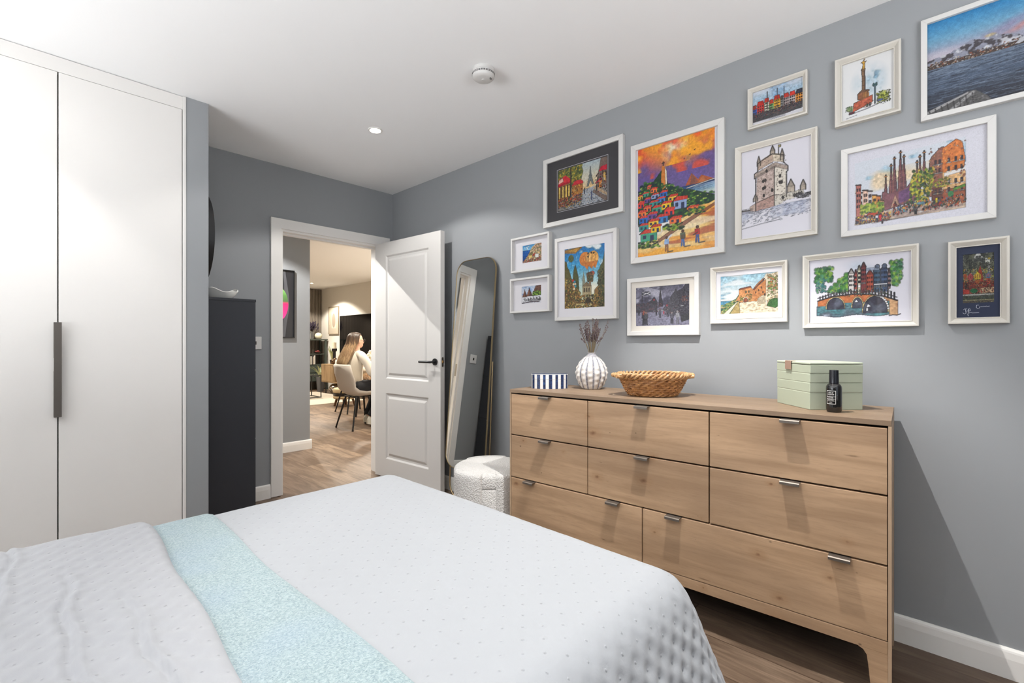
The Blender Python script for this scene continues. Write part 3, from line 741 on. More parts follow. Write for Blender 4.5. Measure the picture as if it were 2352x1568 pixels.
# ribbed vase
va = thing('ribbed_vase', 'round white faceted vase with blue-grey grooves, next to the striped box', 'vase', (2.092, 1.392, TZ))
prof = [(0.046, 0.0), (0.052, 0.003), (0.066, 0.022), (0.077, 0.045), (0.084, 0.070), (0.085, 0.088), (0.081, 0.108), (0.071, 0.130), (0.056, 0.150), (0.040, 0.165), (0.027, 0.174), (0.0215, 0.181), (0.021, 0.187), (0.0225, 0.1905)]
prof_i = [(0.0185, 0.1905), (0.017, 0.182), (0.03, 0.165), (0.06, 0.12), (0.06, 0.04), (0.0, 0.01)]
NR = 13
def vase_mesh():
    n = NR * 12; rows_, cols_ = [], []
    pz = []
    for i in range(len(prof) - 1):
        for j in range(5):
            f = j / 5; pz.append((prof[i][0] * (1 - f) + prof[i + 1][0] * f, prof[i][1] * (1 - f) + prof[i + 1][1] * f))
    pz.append(prof[-1])
    for r, z in pz:
        row, cr = [], []
        for k in range(n):
            a = 2 * PI * k / n; ph = (k % 12) / 12.0; lobe = k // 12
            g = abs(2 * ph - 1)                      # 1 in the groove, 0 on the ridge
            w = max(0.0, min(1.0, (z - 0.004) / 0.02)) * max(0.0, min(1.0, (0.176 - z) / 0.03))
            zz = z + (0.014 if lobe % 2 else 0.0)
            fac = abs(((zz / 0.028) % 1.0) - 0.5) * 2   # facets climbing each rib
            rr_ = r * (1 - 0.11 * w * (g ** 1.3)) + 0.0026 * w * (1 - g) * (fac - 0.5) * 2
            row.append((rr_ * math.cos(a), rr_ * math.sin(a), z))
            t_ = max(0, (g - 0.62) / 0.2) if z < 0.168 else 0.75
            t_ = min(1, t_) * (0.85 if z < 0.168 else 0.9)
            cr.append(t_)
        rows_.append(row); cols_.append(cr)
    for r, z in prof_i:
        rows_.append([(r * math.cos(2 * PI * k / n), r * math.sin(2 * PI * k / n), z) for k in range(n)]); cols_.append([0.0] * n)
    return rows_, cols_
vr, vc = vase_mesh()
nr_, nc_ = len(vr), len(vr[0])
idx = np.arange(nr_ * nc_).reshape(nr_, nc_); idn = np.roll(idx, -1, 1)
quads = np.stack([idx[:-1], idn[:-1], idn[1:], idx[1:]], -1).reshape(-1, 4)
vm = NT('glazed white with blue grooves'); at = vm.n('ShaderNodeVertexColor', layer_name='paint')
ns = vm.noise(vm.coord(), 120, 4, 0.7)
sp = vm.n('ShaderNodeSeparateColor'); vm.t.links.new(at.outputs[0], sp.inputs[0])
f_ = vm.math('MULTIPLY', sp.outputs[0], vm.ramp(ns, [(0.3, 0.35), (0.6, 1.0)]))
vm.base(vm.mix(f_, lin((206, 201, 195)), lin((40, 48, 84)))); vm.p(Roughness=0.45)
cc = np.repeat(np.array(vc).reshape(-1, 1), 3, 1)
vo_ = mesh_np('vase_body', np.array(vr).reshape(-1, 3), quads, vm.m, va, True, colors=cc)
# dried flowers standing in the vase
fl = thing('dried_lavender', 'bunch of dried purple-brown lavender stems standing in the ribbed vase', 'dried flowers', (2.092, 1.392, TZ + 0.012))
random.seed(4)
stem_m = plain('dry stem', (112, 98, 74), 0.8); bud_m = plain('dry lavender bud', (94, 78, 80), 0.9, var=0.35)
rt = Vector((0.685, -0.728, 0)); fw = Vector((0.728, 0.685, 0))
stems = MB(); buds = MB()
for i in range(46):
    sx = random.gauss(0.004, 0.028); sy = random.gauss(0, 0.022); h = 0.265 + random.uniform(0, 0.095) - abs(sx) * 0.25
    if i == 0: sx, h = -0.055, 0.325
    if i == 1: sx, h = 0.072, 0.345
    p0 = Vector((0, 0, 0.02)) + rt * sx * 0.12 + fw * sy * 0.12
    pm = Vector((0, 0, 0.165)) + rt * sx * 0.18 + fw * sy * 0.18
    p2 = Vector((0, 0, 0.22)) + rt * sx * 0.5 + fw * sy * 0.5
    pt = Vector((0, 0, h)) + rt * sx * 1.15 + fw * sy * 1.1
    stems.tube([p0, pm, p2, pt], 0.0008, 5)
    for j in range(9):
        f = j / 8.0; q = p2.lerp(pt, 0.30 + 0.70 * f)
        if i in (0, 1) and f < 0.5: continue
        for k in range(2):
            o = Vector((random.uniform(-1, 1), random.uniform(-1, 1), random.uniform(-1, 1))) * 0.0032
            buds.ball(q + o, (0.0022, 0.0022, 0.0036), 6, 4)
stems.build('stems', stem_m, fl); buds.build('flower_heads', bud_m, fl)

# woven basket
wic = NT('split willow'); nn = wic.noise(wic.mapping(wic.coord(), scale=(1, 1, 1)), 45, 4, 0.6)
wic.base(wic.mix(wic.ramp(nn, [(0.3, 0), (0.7, 1)]), lin((126, 78, 42)), lin((196, 144, 88)))); wic.p(Roughness=0.45)
wic2 = NT('pale willow rim'); nn = wic2.noise(wic2.coord(), 40, 4, 0.6)
wic2.base(wic2.mix(wic2.ramp(nn, [(0.3, 0), (0.7, 1)]), lin((150, 102, 60)), lin((212, 172, 122)))); wic2.p(Roughness=0.42)
bk = thing('wicker_basket', 'oval woven wicker basket with braided rim and two end handles on the dresser', 'basket', (2.022, 1.012, TZ), math.radians(-46.7))
def ringp(a, z, dr=0.0):
    f = z / 0.09
    rx = 0.102 + 0.050 * f ** 0.8 + dr; ry = 0.086 + 0.042 * f ** 0.8 + dr
    return Vector((rx * math.cos(a), ry * math.sin(a), z))
NS = 24
wk = MB()
for r in range(8):
    z = 0.008 + r * 0.0102
    for s_ in range(2):
        pts = []
        for k in range(NS * 6):
            a = 2 * PI * k / (NS * 6)
            pts.append(ringp(a, z + 0.0034 * math.sin(NS / 2 * a + PI * s_ + r * PI / 2), 0.0052 * math.sin(NS / 2 * a + PI * s_ + r * PI / 2 + PI / 2)))
        wk.tube(pts, 0.0031, 6, closed=True)
wk.build('woven_wall', wic.m, bk, True)
stk = MB()
for k in range(NS):
    a = 2 * PI * (k + 0.5) / NS
    stk.tube([ringp(a, z) for z in (0.003, 0.03, 0.06, 0.092)], 0.0026, 6)
stk.build('stakes', wic.m, bk, True)
bs = MB()
for r in range(12):
    rr_ = 0.012 + r * 0.0092
    bs.tube([(rr_ * 0.88 * math.cos(a), rr_ * 0.74 * math.sin(a), 0.0035 + 0.001 * math.sin(a * 14 + r * PI)) for a in [2 * PI * k / 90 for k in range(90)]], 0.003, 6, closed=True)
bs.build('woven_base', wic.m, bk, True)
rm = MB()
for s_ in range(3):
    for lay in (0,):
        pts = []
        for k in range(360):
            a = 2 * PI * k / 360; ph = 2 * PI * s_ / 3 + a * 13
            pts.append(ringp(a, 0.093 + 0.0095 * math.sin(ph), -0.003 + 0.0080 * math.cos(ph)))
        rm.tube(pts, 0.0052, 7, closed=True)
rm.build('braided_rim', wic2.m, bk, True)
for sg in (-1, 1):
    hd = MB()
    for s_ in range(2):
        pts = []
        for k in range(40):
            f = k / 39; a = (-0.30 + 0.60 * f) + (0 if sg > 0 else PI)
            ph = PI * s_ + f * 20
            out = 0.024 * math.sin(PI * f) ** 0.6
            p = ringp(a, 0.094, 0.004 + out); pts.append(p + Vector((0, 0, 0.004 * math.sin(ph))) + Vector((math.cos(a), math.sin(a), 0)) * 0.004 * math.cos(ph))
        hd.tube(pts, 0.0062, 8)
    for e in (-0.26, 0.26):
        a = e + (0 if sg > 0 else PI); p = ringp(a, 0.090, 0.012)
        hd.cyl(p - Vector((0, 0, 0.004)) - Vector((math.cos(a), math.sin(a), 0)) * 0.012, p + Vector((math.cos(a), math.sin(a), 0)) * 0.018, 0.0085, n=12)
    hd.build('handle', wic2.m, bk, True)

# sage green jewellery box: local x along the clasp face from the near corner, local y into the box
sg_m = plain('sage leatherette', (168, 174, 154), 0.6, spec=0.3, bump=0.25, bscale=600)
sg_d = plain('sage piping', (190, 195, 176), 0.5, spec=0.3)
jb = thing('jewellery_box', 'sage green stacked jewellery box with a copper clasp on the dresser', 'box', (1.9754, 0.3791, TZ), math.radians(42.7))
JW, JD = 0.212, 0.190
JH = 0.170
lv = [0.0, 0.062, 0.0975, 0.131, 0.1625]
for i in range(4):
    z0, z1 = lv[i] + (0.0 if i == 0 else 0.0009), lv[i + 1] - 0.0009
    f = 0.0025 * i
    MB().box(-0.0 - f * 0.3, JW + f * 0.3, -JD, 0 , z0, z1, 0.0016, 2).build('tray', sg_m, jb)
    if i: MB().box(0.001, JW - 0.001, -JD + 0.001, -0.001, lv[i] - 0.001, lv[i] + 0.001).build('seam_piping', sg_d, jb)
MB().box(-0.002, JW + 0.002, -JD - 0.001, 0.001, 0.1633, 0.1715, 0.003, 3).build('lid', plain('sage lid', (176, 182, 163), 0.55, spec=0.3, bump=0.2, bscale=600), jb)
cl = MB().box(0.108, 0.146, 0.0045, 0.0065, 0.140, 0.1735, 0.0006).box(0.108, 0.146, -0.014, 0.0045, 0.1718, 0.1735, 0.0006)
# the clasp sits on the face turned to the left of the picture
cl.build('clasp', plain('brushed copper', (206, 172, 152), 0.4, metal=0.7), jb)

# dark bottle
bt = thing('bottle', 'small black glass bottle with a black cap and white-lined label before the green box', 'bottle', (1.974, 0.306, TZ))
gls = plain('black glass', (14, 13, 13), 0.06, spec=0.6, coat=0.5)
MB().lathe([(0.0176, 0.0), (0.0216, 0.002), (0.0236, 0.008), (0.0239, 0.02), (0.0239, 0.082), (0.0231, 0.090), (0.0198, 0.0965), (0.0145, 0.100), (0.0130, 0.101), (0.0130, 0.104)], 48).build('bottle_body', gls, bt, True)
MB().lathe([(0.0151, 0.101), (0.0150, 0.102), (0.0139, 0.145), (0.0134, 0.147), (0.0000, 0.1475)], 40, cap1=False).build('cap', plain('black cap', (20, 21, 27), 0.22, spec=0.5), bt, True)
lab = MB(); pap = plain('label print', (214, 212, 208), 0.6)
def on_b(a, z, r=0.0242): return (r * math.cos(a), r * math.sin(a), z)
# label centred on the side facing left of the camera
ac = math.radians(-136.7) - 0.98
def strip(a0, a1, z0, z1, mb, r=0.02415):
    n = max(2, int(abs(a1 - a0) / 0.06) + 1)
    mb.grid([[on_b(a0 + (a1 - a0) * k / n, z, r) for k in range(n + 1)] for z in (z0, z1)])
A1, A2 = ac - 0.62, ac + 0.62
for a0, a1, z0, z1 in ((A1, A2, 0.0745, 0.0757), (A1, A2, 0.0293, 0.0305), (A1, A1 + 0.05, 0.0305, 0.0745), (A2 - 0.05, A2, 0.0305, 0.0745), (A1, A2, 0.0545, 0.0555), (A1, A2, 0.0465, 0.0475), (A1 + 0.35, A1 + 0.39, 0.0475, 0.0545)):
    strip(a0, a1, z0, z1, lab)
label_o = lab.build('label', pap, bt)
def lettering(txt, size, parent, mat, M4, name='lettering', wrap_r=None, a_mid=0.0, z_mid=0.0, shear=0.0):
    cu = bpy.data.curves.new(name, 'FONT'); cu.body = txt; cu.size = size; cu.align_x = 'CENTER'; cu.align_y = 'CENTER'; cu.shear = shear; cu.resolution_u = 3
    to = bpy.data.objects.new(name, cu); C.objects.link(to)
    bpy.context.view_layer.update()
    me = bpy.data.meshes.new_from_object(to.evaluated_get(bpy.context.evaluated_depsgraph_get()))
    bpy.data.objects.remove(to)
    for v in me.vertices:
        x, y, z = v.co
        if wrap_r: a = a_mid + x / wrap_r; v.co = (wrap_r * math.cos(a), wrap_r * math.sin(a), z_mid + y)
        else: v.co = M4 @ Vector((x, y, z))
    me.materials.append(mat)
    o = bpy.data.objects.new(name, me); C.objects.link(o); o.parent = parent
    return o
for txt, sz, z in (('PHILIP', 0.0056, 0.0680), ('KERNER', 0.0056, 0.0622), ('N  HAIR', 0.0042, 0.0510), ('TREATMENT', 0.0036, 0.0435), ('WITH COMPLEX', 0.0030, 0.0398), ('100 ML', 0.0030, 0.0350)):
    lettering(txt, sz, label_o, pap, None, wrap_r=0.0243, a_mid=ac, z_mid=z)

# ================================================================ LIVING ROOM BEYOND THE DOOR
def dining_chair(label, loc, rz):
    t = thing('dining_chair', label, 'chair', loc, rz, 'pale upholstered dining chairs')
    sh = MB()
    prof_ = [(-0.285, 0.835, .205), (-0.288, 0.85, .20), (-0.279, 0.84, .21), (-0.255, 0.72, .222), (-0.225, 0.60, .226), (-0.19, 0.51, .225), (-0.13, 0.465, .222), (-0.03, 0.448, .222), (0.10, 0.452, .222), (0.19, 0.458, .215), (0.215, 0.448, .205)]
    top = prof_[1:]
    def sect(x, z, w, off):
        row = []
        for k in range(17):
            s = -1 + 2 * k / 16; c = (abs(s) ** 2.6) * 0.045
            # bowl: sides come forward on the back, up on the seat
            bx_ = c if z > 0.52 else c * 0.4; bz = 0 if z > 0.6 else c * 1.1
            row.append((x + bx_ + off[0], s * w * (1 - 0.04 * abs(s) ** 6), z + bz + off[1]))
        return row
    outer = []; inner = []
    for i, (x, z, w) in enumerate(top):
        j0, j1 = max(0, i - 1), min(len(top) - 1, i + 1)
        d = Vector((top[j1][0] - top[j0][0], top[j1][1] - top[j0][1])).normalized(); nrm = Vector((d.y, -d.x))
        th = 0.026 if 0 < i < len(top) - 1 else 0.014
        inner.append(sect(x, z, w, (0, 0))); outer.append(sect(x, z, w, (nrm.x * th, nrm.y * th)))
    V1 = sh.grid(inner); V2 = sh.grid(outer)
    for i in range(len(top) - 1):
        sh.bm.faces.new((V1[i][0], V1[i + 1][0], V2[i + 1][0], V2[i][0])); sh.bm.faces.new((V1[i][-1], V2[i][-1], V2[i + 1][-1], V1[i + 1][-1]))
    for k in range(16):
        sh.bm.faces.new((V1[0][k], V2[0][k], V2[0][k + 1], V1[0][k + 1])); sh.bm.faces.new((V1[-1][k], V1[-1][k + 1], V2[-1][k + 1], V2[-1][k]))
    sh.build('shell', plain('pale velour', (206, 199, 190), 0.9, spec=0.1, sheen=0.3), t, True, 60)
    fr = MB().box(-0.16, 0.17, -0.012, 0.012, 0.410, 0.424).box(-0.14, -0.115, -0.15, 0.15, 0.410, 0.424).box(0.13, 0.155, -0.15, 0.15, 0.410, 0.424)
    fr.build('under_frame', M['black'], t)
    for sx, sy, fx, fy in ((-0.12, 0.13, -0.215, 0.215), (-0.12, -0.13, -0.215, -0.215), (0.14, 0.13, 0.215, 0.215), (0.14, -0.13, 0.215, -0.215)):
        lg = MB().cyl((sx, sy, 0.418), (fx, fy, 0.012), 0.0135, 0.0105, n=14)
        l_ = lg.build('leg', M['black'], t, True)
        MB().cyl((fx * 1.003, fy * 1.003, 0.0), (fx, fy, 0.016), 0.013, 0.013, n=14).build('foot_cap', M['black'], l_, True)
    return t
dining_chair('pale upholstered dining chair with black legs that the seated woman sits on', (3.165, 5.78, 0), 0.02)
c2 = dining_chair('pale dining chair further back, its top showing left of the seated woman', (3.82, 7.15, 0), math.radians(-92))

tb = thing('dining_table', 'dining table edge showing beside the open door in front of the seated woman', 'table', (4.05, 6.05, 0))
MB().box(-0.60, 0.55, -0.85, 0.70, 0.715, 0.745, 0.008, 3).build('tabletop', plain('pale stone tabletop', (214, 208, 200), 0.35), tb)
for sx in (-0.42, 0.42):
    for sy in (-0.6, 0.52): MB().cyl((sx, sy, 0.715), (sx * 1.15, sy * 1.1, 0), 0.022, 0.016, n=14).build('leg', M['black'], tb, True)
pl = thing('dinner_plate', 'white plate on the dining table beside the door edge', 'plate', (3.60, 6.11, 0.7455))
MB().lathe([(0.0, 0.0), (0.07, 0.0), (0.085, 0.006), (0.125, 0.016), (0.127, 0.018), (0.084, 0.009), (0.068, 0.004), (0.0, 0.003)], 40, cap0=False, cap1=False).build('disc', plain('white porcelain', (230, 228, 224), 0.2), pl, True)
hv = thing('flower_vase', 'vase on the dining table holding pale dried blooms', 'vase', (3.73, 6.42, 0.745))
MB().lathe([(0.03, 0), (0.04, 0.02), (0.045, 0.06), (0.03, 0.10), (0.022, 0.12), (0.026, 0.125)], 28).build('vase_body', plain('stoneware', (190, 182, 170), 0.5), hv, True)
hy = thing('hydrangea_bunch', 'cluster of pale cream dried blooms on the dining table', 'flowers', (3.73, 6.42, 0.8702))
random.seed(9); pm_ = plain('cream petals', (226, 216, 196), 0.9, var=0.1)
for cx, cy, cz, r in ((-0.035, 0.01, 0.05, 0.052), (0.04, -0.02, 0.06, 0.05), (0.0, 0.03, 0.10, 0.045)):
    b_ = MB(); b_.cyl((0, 0, -0.05), (cx, cy, cz), 0.002, n=6)
    for i in range(70):
        d = Vector((random.gauss(0, 1), random.gauss(0, 1), random.gauss(0, 1))).normalized(); b_.ball(Vector((cx, cy, cz)) + d * r * random.uniform(.85, 1.05), (0.011, 0.011, 0.008), 6, 4)
    b_.build('bloom', pm_, hy, True)
wb = thing('woven_basket', 'ribbed pale woven bread basket on the dining table', 'basket', (3.66, 6.33, 0.745), 0.4)
m = MB()
for k in range(14):
    f = k / 13; a = math.radians(10 + 160 * f)
    m.tube([(0.105 * math.cos(a) * math.cos(b_), 0.06 * math.sin(b_), 0.10 * math.sin(a) * 0.95) for b_ in [math.radians(-80 + 160 * j / 10) for j in range(11)]], 0.0052, 6)
m.tube([(0.112 * math.cos(a), -0.056, 0.106 * math.sin(a)) for a in [PI * k / 24 for k in range(25)]], 0.006, 6)
m.build('ribs', plain('pale rattan', (206, 188, 158), 0.7), wb, True)

stl = thing('round_footstool', 'round footstool with stacked cushion and short wooden legs behind the dining chair', 'stool', (4.06, 7.93, 0))
jut = plain('jute weave', (196, 176, 140), 0.9, bump=0.6, bscale=160)
MB().lathe([(0.17, 0.235), (0.195, 0.245), (0.205, 0.275), (0.195, 0.31), (0.16, 0.325), (0, 0.33)], 40, cap1=False).build('cushion', jut, stl, True)
MB().lathe([(0.195, 0.19), (0.198, 0.195), (0.198, 0.232), (0.19, 0.238)], 40).build('dark_band', M['black'], stl, True)
MB().lathe([(0.15, 0.13), (0.19, 0.14), (0.2, 0.165), (0.192, 0.188)], 40).build('seat_base', jut, stl, True)
for k in range(4):
    a = PI / 4 + k * PI / 2 + 0.2
    MB().cyl((0.13 * math.cos(a), 0.13 * math.sin(a), 0.14), (0.175 * math.cos(a), 0.175 * math.sin(a), 0.0), 0.022, 0.018, n=12).build('leg', wood('brown stool leg', (120, 88, 60), (104, 74, 50), (80, 58, 40), 'Z', knots=False), stl, True)

rug = thing('rug', 'pale cream rug on the living room floor', 'rug', (4.2, 9.6, 0))
MB().box(-1.6, 0.53, -1.2, 1.0, 0.0005, 0.012, 0.004).build('pile', plain('cream rug pile', (190, 182, 168), 0.95, spec=0.05, bump=0.5, bscale=120), rug)
st_ = thing('side_table', 'slim black wire-framed side table standing on the cream rug', 'table', (3.95, 9.6, 0.012))
m = MB(); 
for x in (-0.34, 0.34):
    for y in (-0.22, 0.22): m.box(x - 0.008, x + 0.008, y - 0.008, y + 0.008, 0, 0.455)
for z in (0.008, 0.448):
    for y in (-0.22, 0.22): m.box(-0.34, 0.34, y - 0.007, y + 0.007, z - 0.007, z + 0.007)
    for x in (-0.34, 0.34): m.box(x - 0.007, x + 0.007, -0.22, 0.22, z - 0.007, z + 0.007)
m.build('wire_frame', M['black'], st_)
tg = NT('smoked glass top'); tg.base(lin((150, 152, 150))); tg.p(Transmission_Weight=0.85, Roughness=0.02)
MB().box(-0.345, 0.345, -0.225, 0.225, 0.456, 0.462).build('glass_top', tg.m, st_)

# green bookcase
gm = plain('dark green painted wood', (58, 66, 60), 0.55)
bc = thing('bookcase', 'dark green open bookcase with two small drawers against the slatted wall', 'bookcase', (4.93, 11.17, 0))
bw_ = 0.245
MB().box(-bw_ - 0.03, bw_ + 0.02, -0.18, 0.17, 1.185, 1.212, 0.002).build('top', gm, bc)
for x in (-bw_ + 0.02, bw_ - 0.02):
    for y in (-0.15, 0.15):
        m = MB(); m.prism([(x - 0.024, 0.20), (x + 0.024, 0.20), (x + 0.020, 1.185), (x - 0.020, 1.185)], 'y', y - 0.02, y + 0.02)
        sx = 0.03 if x > 0 else -0.03
        m.prism([(x - 0.024, 0.2), (x + 0.024, 0.2), (x + 0.018 + sx, 0.0), (x - 0.018 + sx, 0.0)], 'y', y - 0.02, y + 0.02)
        m.build('post', gm, bc)
MB().box(-bw_, bw_, -0.15, 0.16, 0.845, 0.865).build('shelf', gm, bc)
MB().box(-bw_, bw_, -0.15, 0.16, 0.60, 0.615).build('shelf', gm, bc)
MB().box(-bw_, bw_, -0.14, 0.165, 0.20, 0.60).build('drawer_case', gm, bc)
for z0, z1 in ((0.22, 0.40), (0.42, 0.585)):
    d = MB().box(-bw_ + 0.035, bw_ - 0.035, -0.168, -0.142, z0, z1, 0.003).build('drawer', gm, bc)
    MB().ball((-0.05, -0.178, (z0 + z1) / 2), 0.013, 14, 10).build('knob', M['black'], d, True)
bv = thing('glass_vase', 'clear glass vase on top of the green bookcase', 'vase', (4.86, 11.10, 1.2125))
gt = NT('clear vase glass'); gt.base(lin((210, 214, 214))); gt.p(Transmission_Weight=0.9, Roughness=0.03)
MB().lathe([(0.035, 0), (0.04, 0.02), (0.045, 0.10), (0.032, 0.16), (0.042, 0.19)], 28).build('vase_body', gt.m, bv, True)
df = thing('dried_flowers', 'dark purple dried flowers in the glass vase on the green bookcase', 'dried flowers', (4.86, 11.10, 1.2165))
random.seed(2); m = MB(); m2 = MB()
for i in range(34):
    a = random.uniform(0, 2 * PI); sp_ = random.uniform(0.03, 0.15); h = random.uniform(0.27, 0.44)
    p2 = Vector((sp_ * math.cos(a), sp_ * math.sin(a), h)); m.tube([(0, 0, 0.02), (0.1 * p2.x, 0.1 * p2.y, 0.17), p2], 0.0022, 5)
    for j in range(6): m2.ball(p2 * (1 - 0.05 * j) + Vector((random.uniform(-.01, .01), random.uniform(-.01, .01), 0)), (0.011, 0.011, 0.017), 6, 4)
m.build('stems', plain('dark stem', (46, 38, 44), 0.8), df); m2.build('flower_heads', plain('dark purple bud', (44, 34, 50), 0.9), df)
od = thing('round_ornament', 'round cream ball ornament on the green bookcase', 'ornament', (4.99, 11.05, 1.2125))
MB().ball((0, 0, 0.078), (0.084, 0.084, 0.078), 32, 20).build('ball', plain('cream ceramic', (206, 202, 180), 0.6, bump=0.3, bscale=40), od, True)
rb = thing('bowl', 'small dark bowl with red fruit on the bookcase shelf', 'bowl', (4.98, 11.08, 0.8655))
MB().lathe([(0.03, 0), (0.06, 0.01), (0.09, 0.045), (0.085, 0.045), (0.05, 0.012)], 28).build('bowl_body', plain('brown bowl', (70, 54, 46), 0.5), rb, True)
for i, (x, y, z) in enumerate(((-0.03, 0, 0.045), (0.035, 0.01, 0.045), (0.0, -0.03, 0.055))):
    f = thing('fruit', 'small dark red fruit in the dark bowl on the bookcase shelf', 'fruit', (4.98 + x, 11.08 + y, 0.8655 + z), group='red fruit in the bowl')
    MB().ball((0, 0, 0), 0.026, 14, 10).build('flesh', plain('dark red skin', (120, 36, 34), 0.4), f, True)
for i, (x, w, h, c) in enumerate(((4.80, 0.022, 0.19, (200, 196, 186)), (4.828, 0.02, 0.20, (60, 60, 64)), (4.853, 0.026, 0.18, (170, 160, 148)), (4.885, 0.02, 0.21, (216, 212, 204)))):
    bk_ = thing('book', ['pale grey book standing leftmost on the middle bookcase shelf', 'dark grey book second from left on the middle bookcase shelf', 'beige book third from left on the middle bookcase shelf', 'white book rightmost of the four on the middle bookcase shelf'][i], 'book', (x, 11.07, 0.6155), group='books on the green bookcase')
    MB().box(-w / 2, w / 2, -0.065, 0.065, 0, h, 0.002).build('cover', plain('book cover', c, 0.7), bk_)
# print on the living room wall
pr_ = thing('framed_print', 'tall framed print of a pale oval on the living room wall by the television', 'picture', (5.22, 10.71, 1.325))
MB().gridc([[(x, y, z) for y, z in ((-a, b0), (a, b0), (a, b1), (-a, b1))] for x, a, b0, b1 in ((0, .25, 0, .66), (-.025, .25, 0, .66), (-.025, .235, .015, .645), (0, .235, .015, .645))], cu=True).build('frame', plain('taupe frame', (140, 126, 108), 0.5), pr_)
MB().box(-0.012, -0.006, -0.235, 0.235, 0.015, 0.645).build('mount', plain('beige mount', (188, 178, 160), 0.8), pr_)
MB().box(-0.014, -0.012, -0.11, 0.11, 0.14, 0.52).build('print', plain('print ground', (206, 198, 182), 0.8), pr_)
m = MB(); m.prism([(0.085 * math.cos(a), 0.33 + 0.17 * math.sin(a)) for a in [2 * PI * k / 40 for k in range(40)]], 'x', -0.0155, -0.014); m.build('oval_motif', plain('taupe ink', (160, 146, 130), 0.8), pr_)
tv = thing('television', 'large black wall-mounted television with a thin pale rim', 'television', (5.22, 9.585, 0.825))
MB().box(-0.045, -0.003, -0.775, 0.775, 0.0, 0.93, 0.004).build('casing', plain('silver rim', (190, 188, 184), 0.4), tv)
MB().box(-0.0475, -0.0455, -0.763, 0.763, 0.016, 0.918).build('screen', plain('black screen', (6, 6, 8), 0.08, spec=0.5), tv)
# sideboard
oakm = wood('oak sideboard', (172, 146, 112), (154, 128, 96), (110, 88, 64), 'Z', 1.2, 0.5, knots=False)
sb = thing('sideboard', 'low oak sideboard with fluted door and open bay under the television', 'sideboard', (4.75, 9.45, 0))
MB().box(0, 0.45, -0.92, 0.92, 0.63, 0.65, 0.003).build('top', oakm, sb)
MB().box(0, 0.45, -0.92, 0.92, 0.25, 0.27).box(0.43, 0.45, -0.92, 0.92, 0.27, 0.63).box(0.0, 0.45, 0.90, 0.92, 0.27, 0.63).box(0.0, 0.45, -0.92, -0.90, 0.27, 0.63).box(0.0, 0.43, 0.365, 0.38, 0.27, 0.63).box(0.0, 0.43, -0.38, -0.365, 0.27, 0.63).build('carcass', oakm, sb)
MB().box(0.02, 0.43, -0.365, 0.365, 0.45, 0.462).build('shelf', oakm, sb)
for y0, y1 in ((0.382, 0.90), (-0.90, -0.382)):
    m = MB(); n = 14
    for k in range(n): 
        a = y0 + (y1 - y0) * k / n; m.cyl((0.004, a + (y1 - y0) / n / 2, 0.275), (0.004, a + (y1 - y0) / n / 2, 0.625), (y1 - y0) / n / 2, n=10)
    m.build('door', oakm, sb, True)
for x in (0.05, 0.40):
    for y in (-0.80, 0.80): MB().cyl((x, y, 0), (x, y, 0.25), 0.012, n=12).build('leg', M['black'], sb, True)
cn = thing('candle_holder', 'tall black candle holder on the sideboard', 'candle holder', (4.92, 10.09, 0.6505))
MB().lathe([(0.055, 0), (0.055, 0.012), (0.03, 0.03), (0.028, 0.27), (0.05, 0.29), (0.056, 0.31), (0.056, 0.345)], 28).build('stem', M['black'], cn, True)
cd = thing('candle', 'thick cream pillar candle on the black holder on the sideboard', 'candle', (4.92, 10.09, 0.996))
MB().cyl((0, 0, 0), (0, 0, 0.135), 0.042, n=28).build('wax', plain('cream wax', (232, 222, 198), 0.5), cd, True)
MB().cyl((0, 0, 0.135), (0, 0, 0.15), 0.002, n=6).build('wick', M['black'], cd)
def leaf_plant(name, label, loc, spread, hh, n, pot_r, pot_h, potmat, seed, droop=0.0):
    t = thing(name, label, 'plant', loc); random.seed(seed)
    MB().lathe([(pot_r * 0.75, 0), (pot_r, pot_h * 0.9), (pot_r, pot_h), (pot_r * 0.9, pot_h)], 26).build('pot', potmat, t, True)
    lfm = plain('variegated leaf', (92, 108, 70), 0.5, var=0.3); edge = plain('pale leaf edge', (196, 200, 150), 0.5)
    for i in range(n):
        a = 2 * PI * i / n + random.uniform(-.3, .3); L = hh * random.uniform(0.7, 1.0); w = 0.018
        for mt, ww, lift in ((edge, w, 0.0), (lfm, w * 0.6, 0.0015)):
            m = MB(); rows_ = []
            for k in range(9):
                f = k / 8; out = spread * f ** 1.6; z = pot_h * 0.8 + L * (f - droop * f * f)
                c = Vector((math.cos(a) * (0.01 + out), math.sin(a) * (0.01 + out), z)); s_ = Vector((-math.sin(a), math.cos(a), 0)) * ww * (math.sin(PI * (0.12 + 0.86 * f)) + 0.05)
                rows_.append([c - s_ + Vector((0, 0, lift)), c + Vector((0, 0, lift - 0.004 * (1 if mt is edge else 0.6))), c + s_ + Vector((0, 0, lift))])
            m.grid(rows_); m.build('leaf', mt, t, True)
    return t
leaf_plant('snake_plant', 'potted plant with upright cream-edged leaves on the sideboard', (4.93, 10.22, 0.6505), 0.10, 0.34, 8, 0.05, 0.09, M['black'], 5)
leaf_plant('spider_plant', 'potted plant with arching striped leaves standing on the floor before the bookcase', (4.86, 10.66, 0.0), 0.22, 0.56, 9, 0.09, 0.34, plain('grey pot', (90, 90, 92), 0.6), 8, 0.35)
sk = thing('bronze_ornament', 'round bronze ornament on the sideboard next to the plant', 'ornament', (4.86, 9.98, 0.6505))
MB().ball((0, 0, 0.065), (0.072, 0.062, 0.065), 20, 14).ball((0, -0.05, 0.10), (0.04, 0.04, 0.045), 16, 10).build('body', plain('dark bronze', (104, 84, 66), 0.25, metal=0.8), sk, True)
sf = thing('crumpled_ornament', 'crumpled silver metallic ornament on the floor under the sideboard', 'ornament', (4.92, 10.0, 0.0))
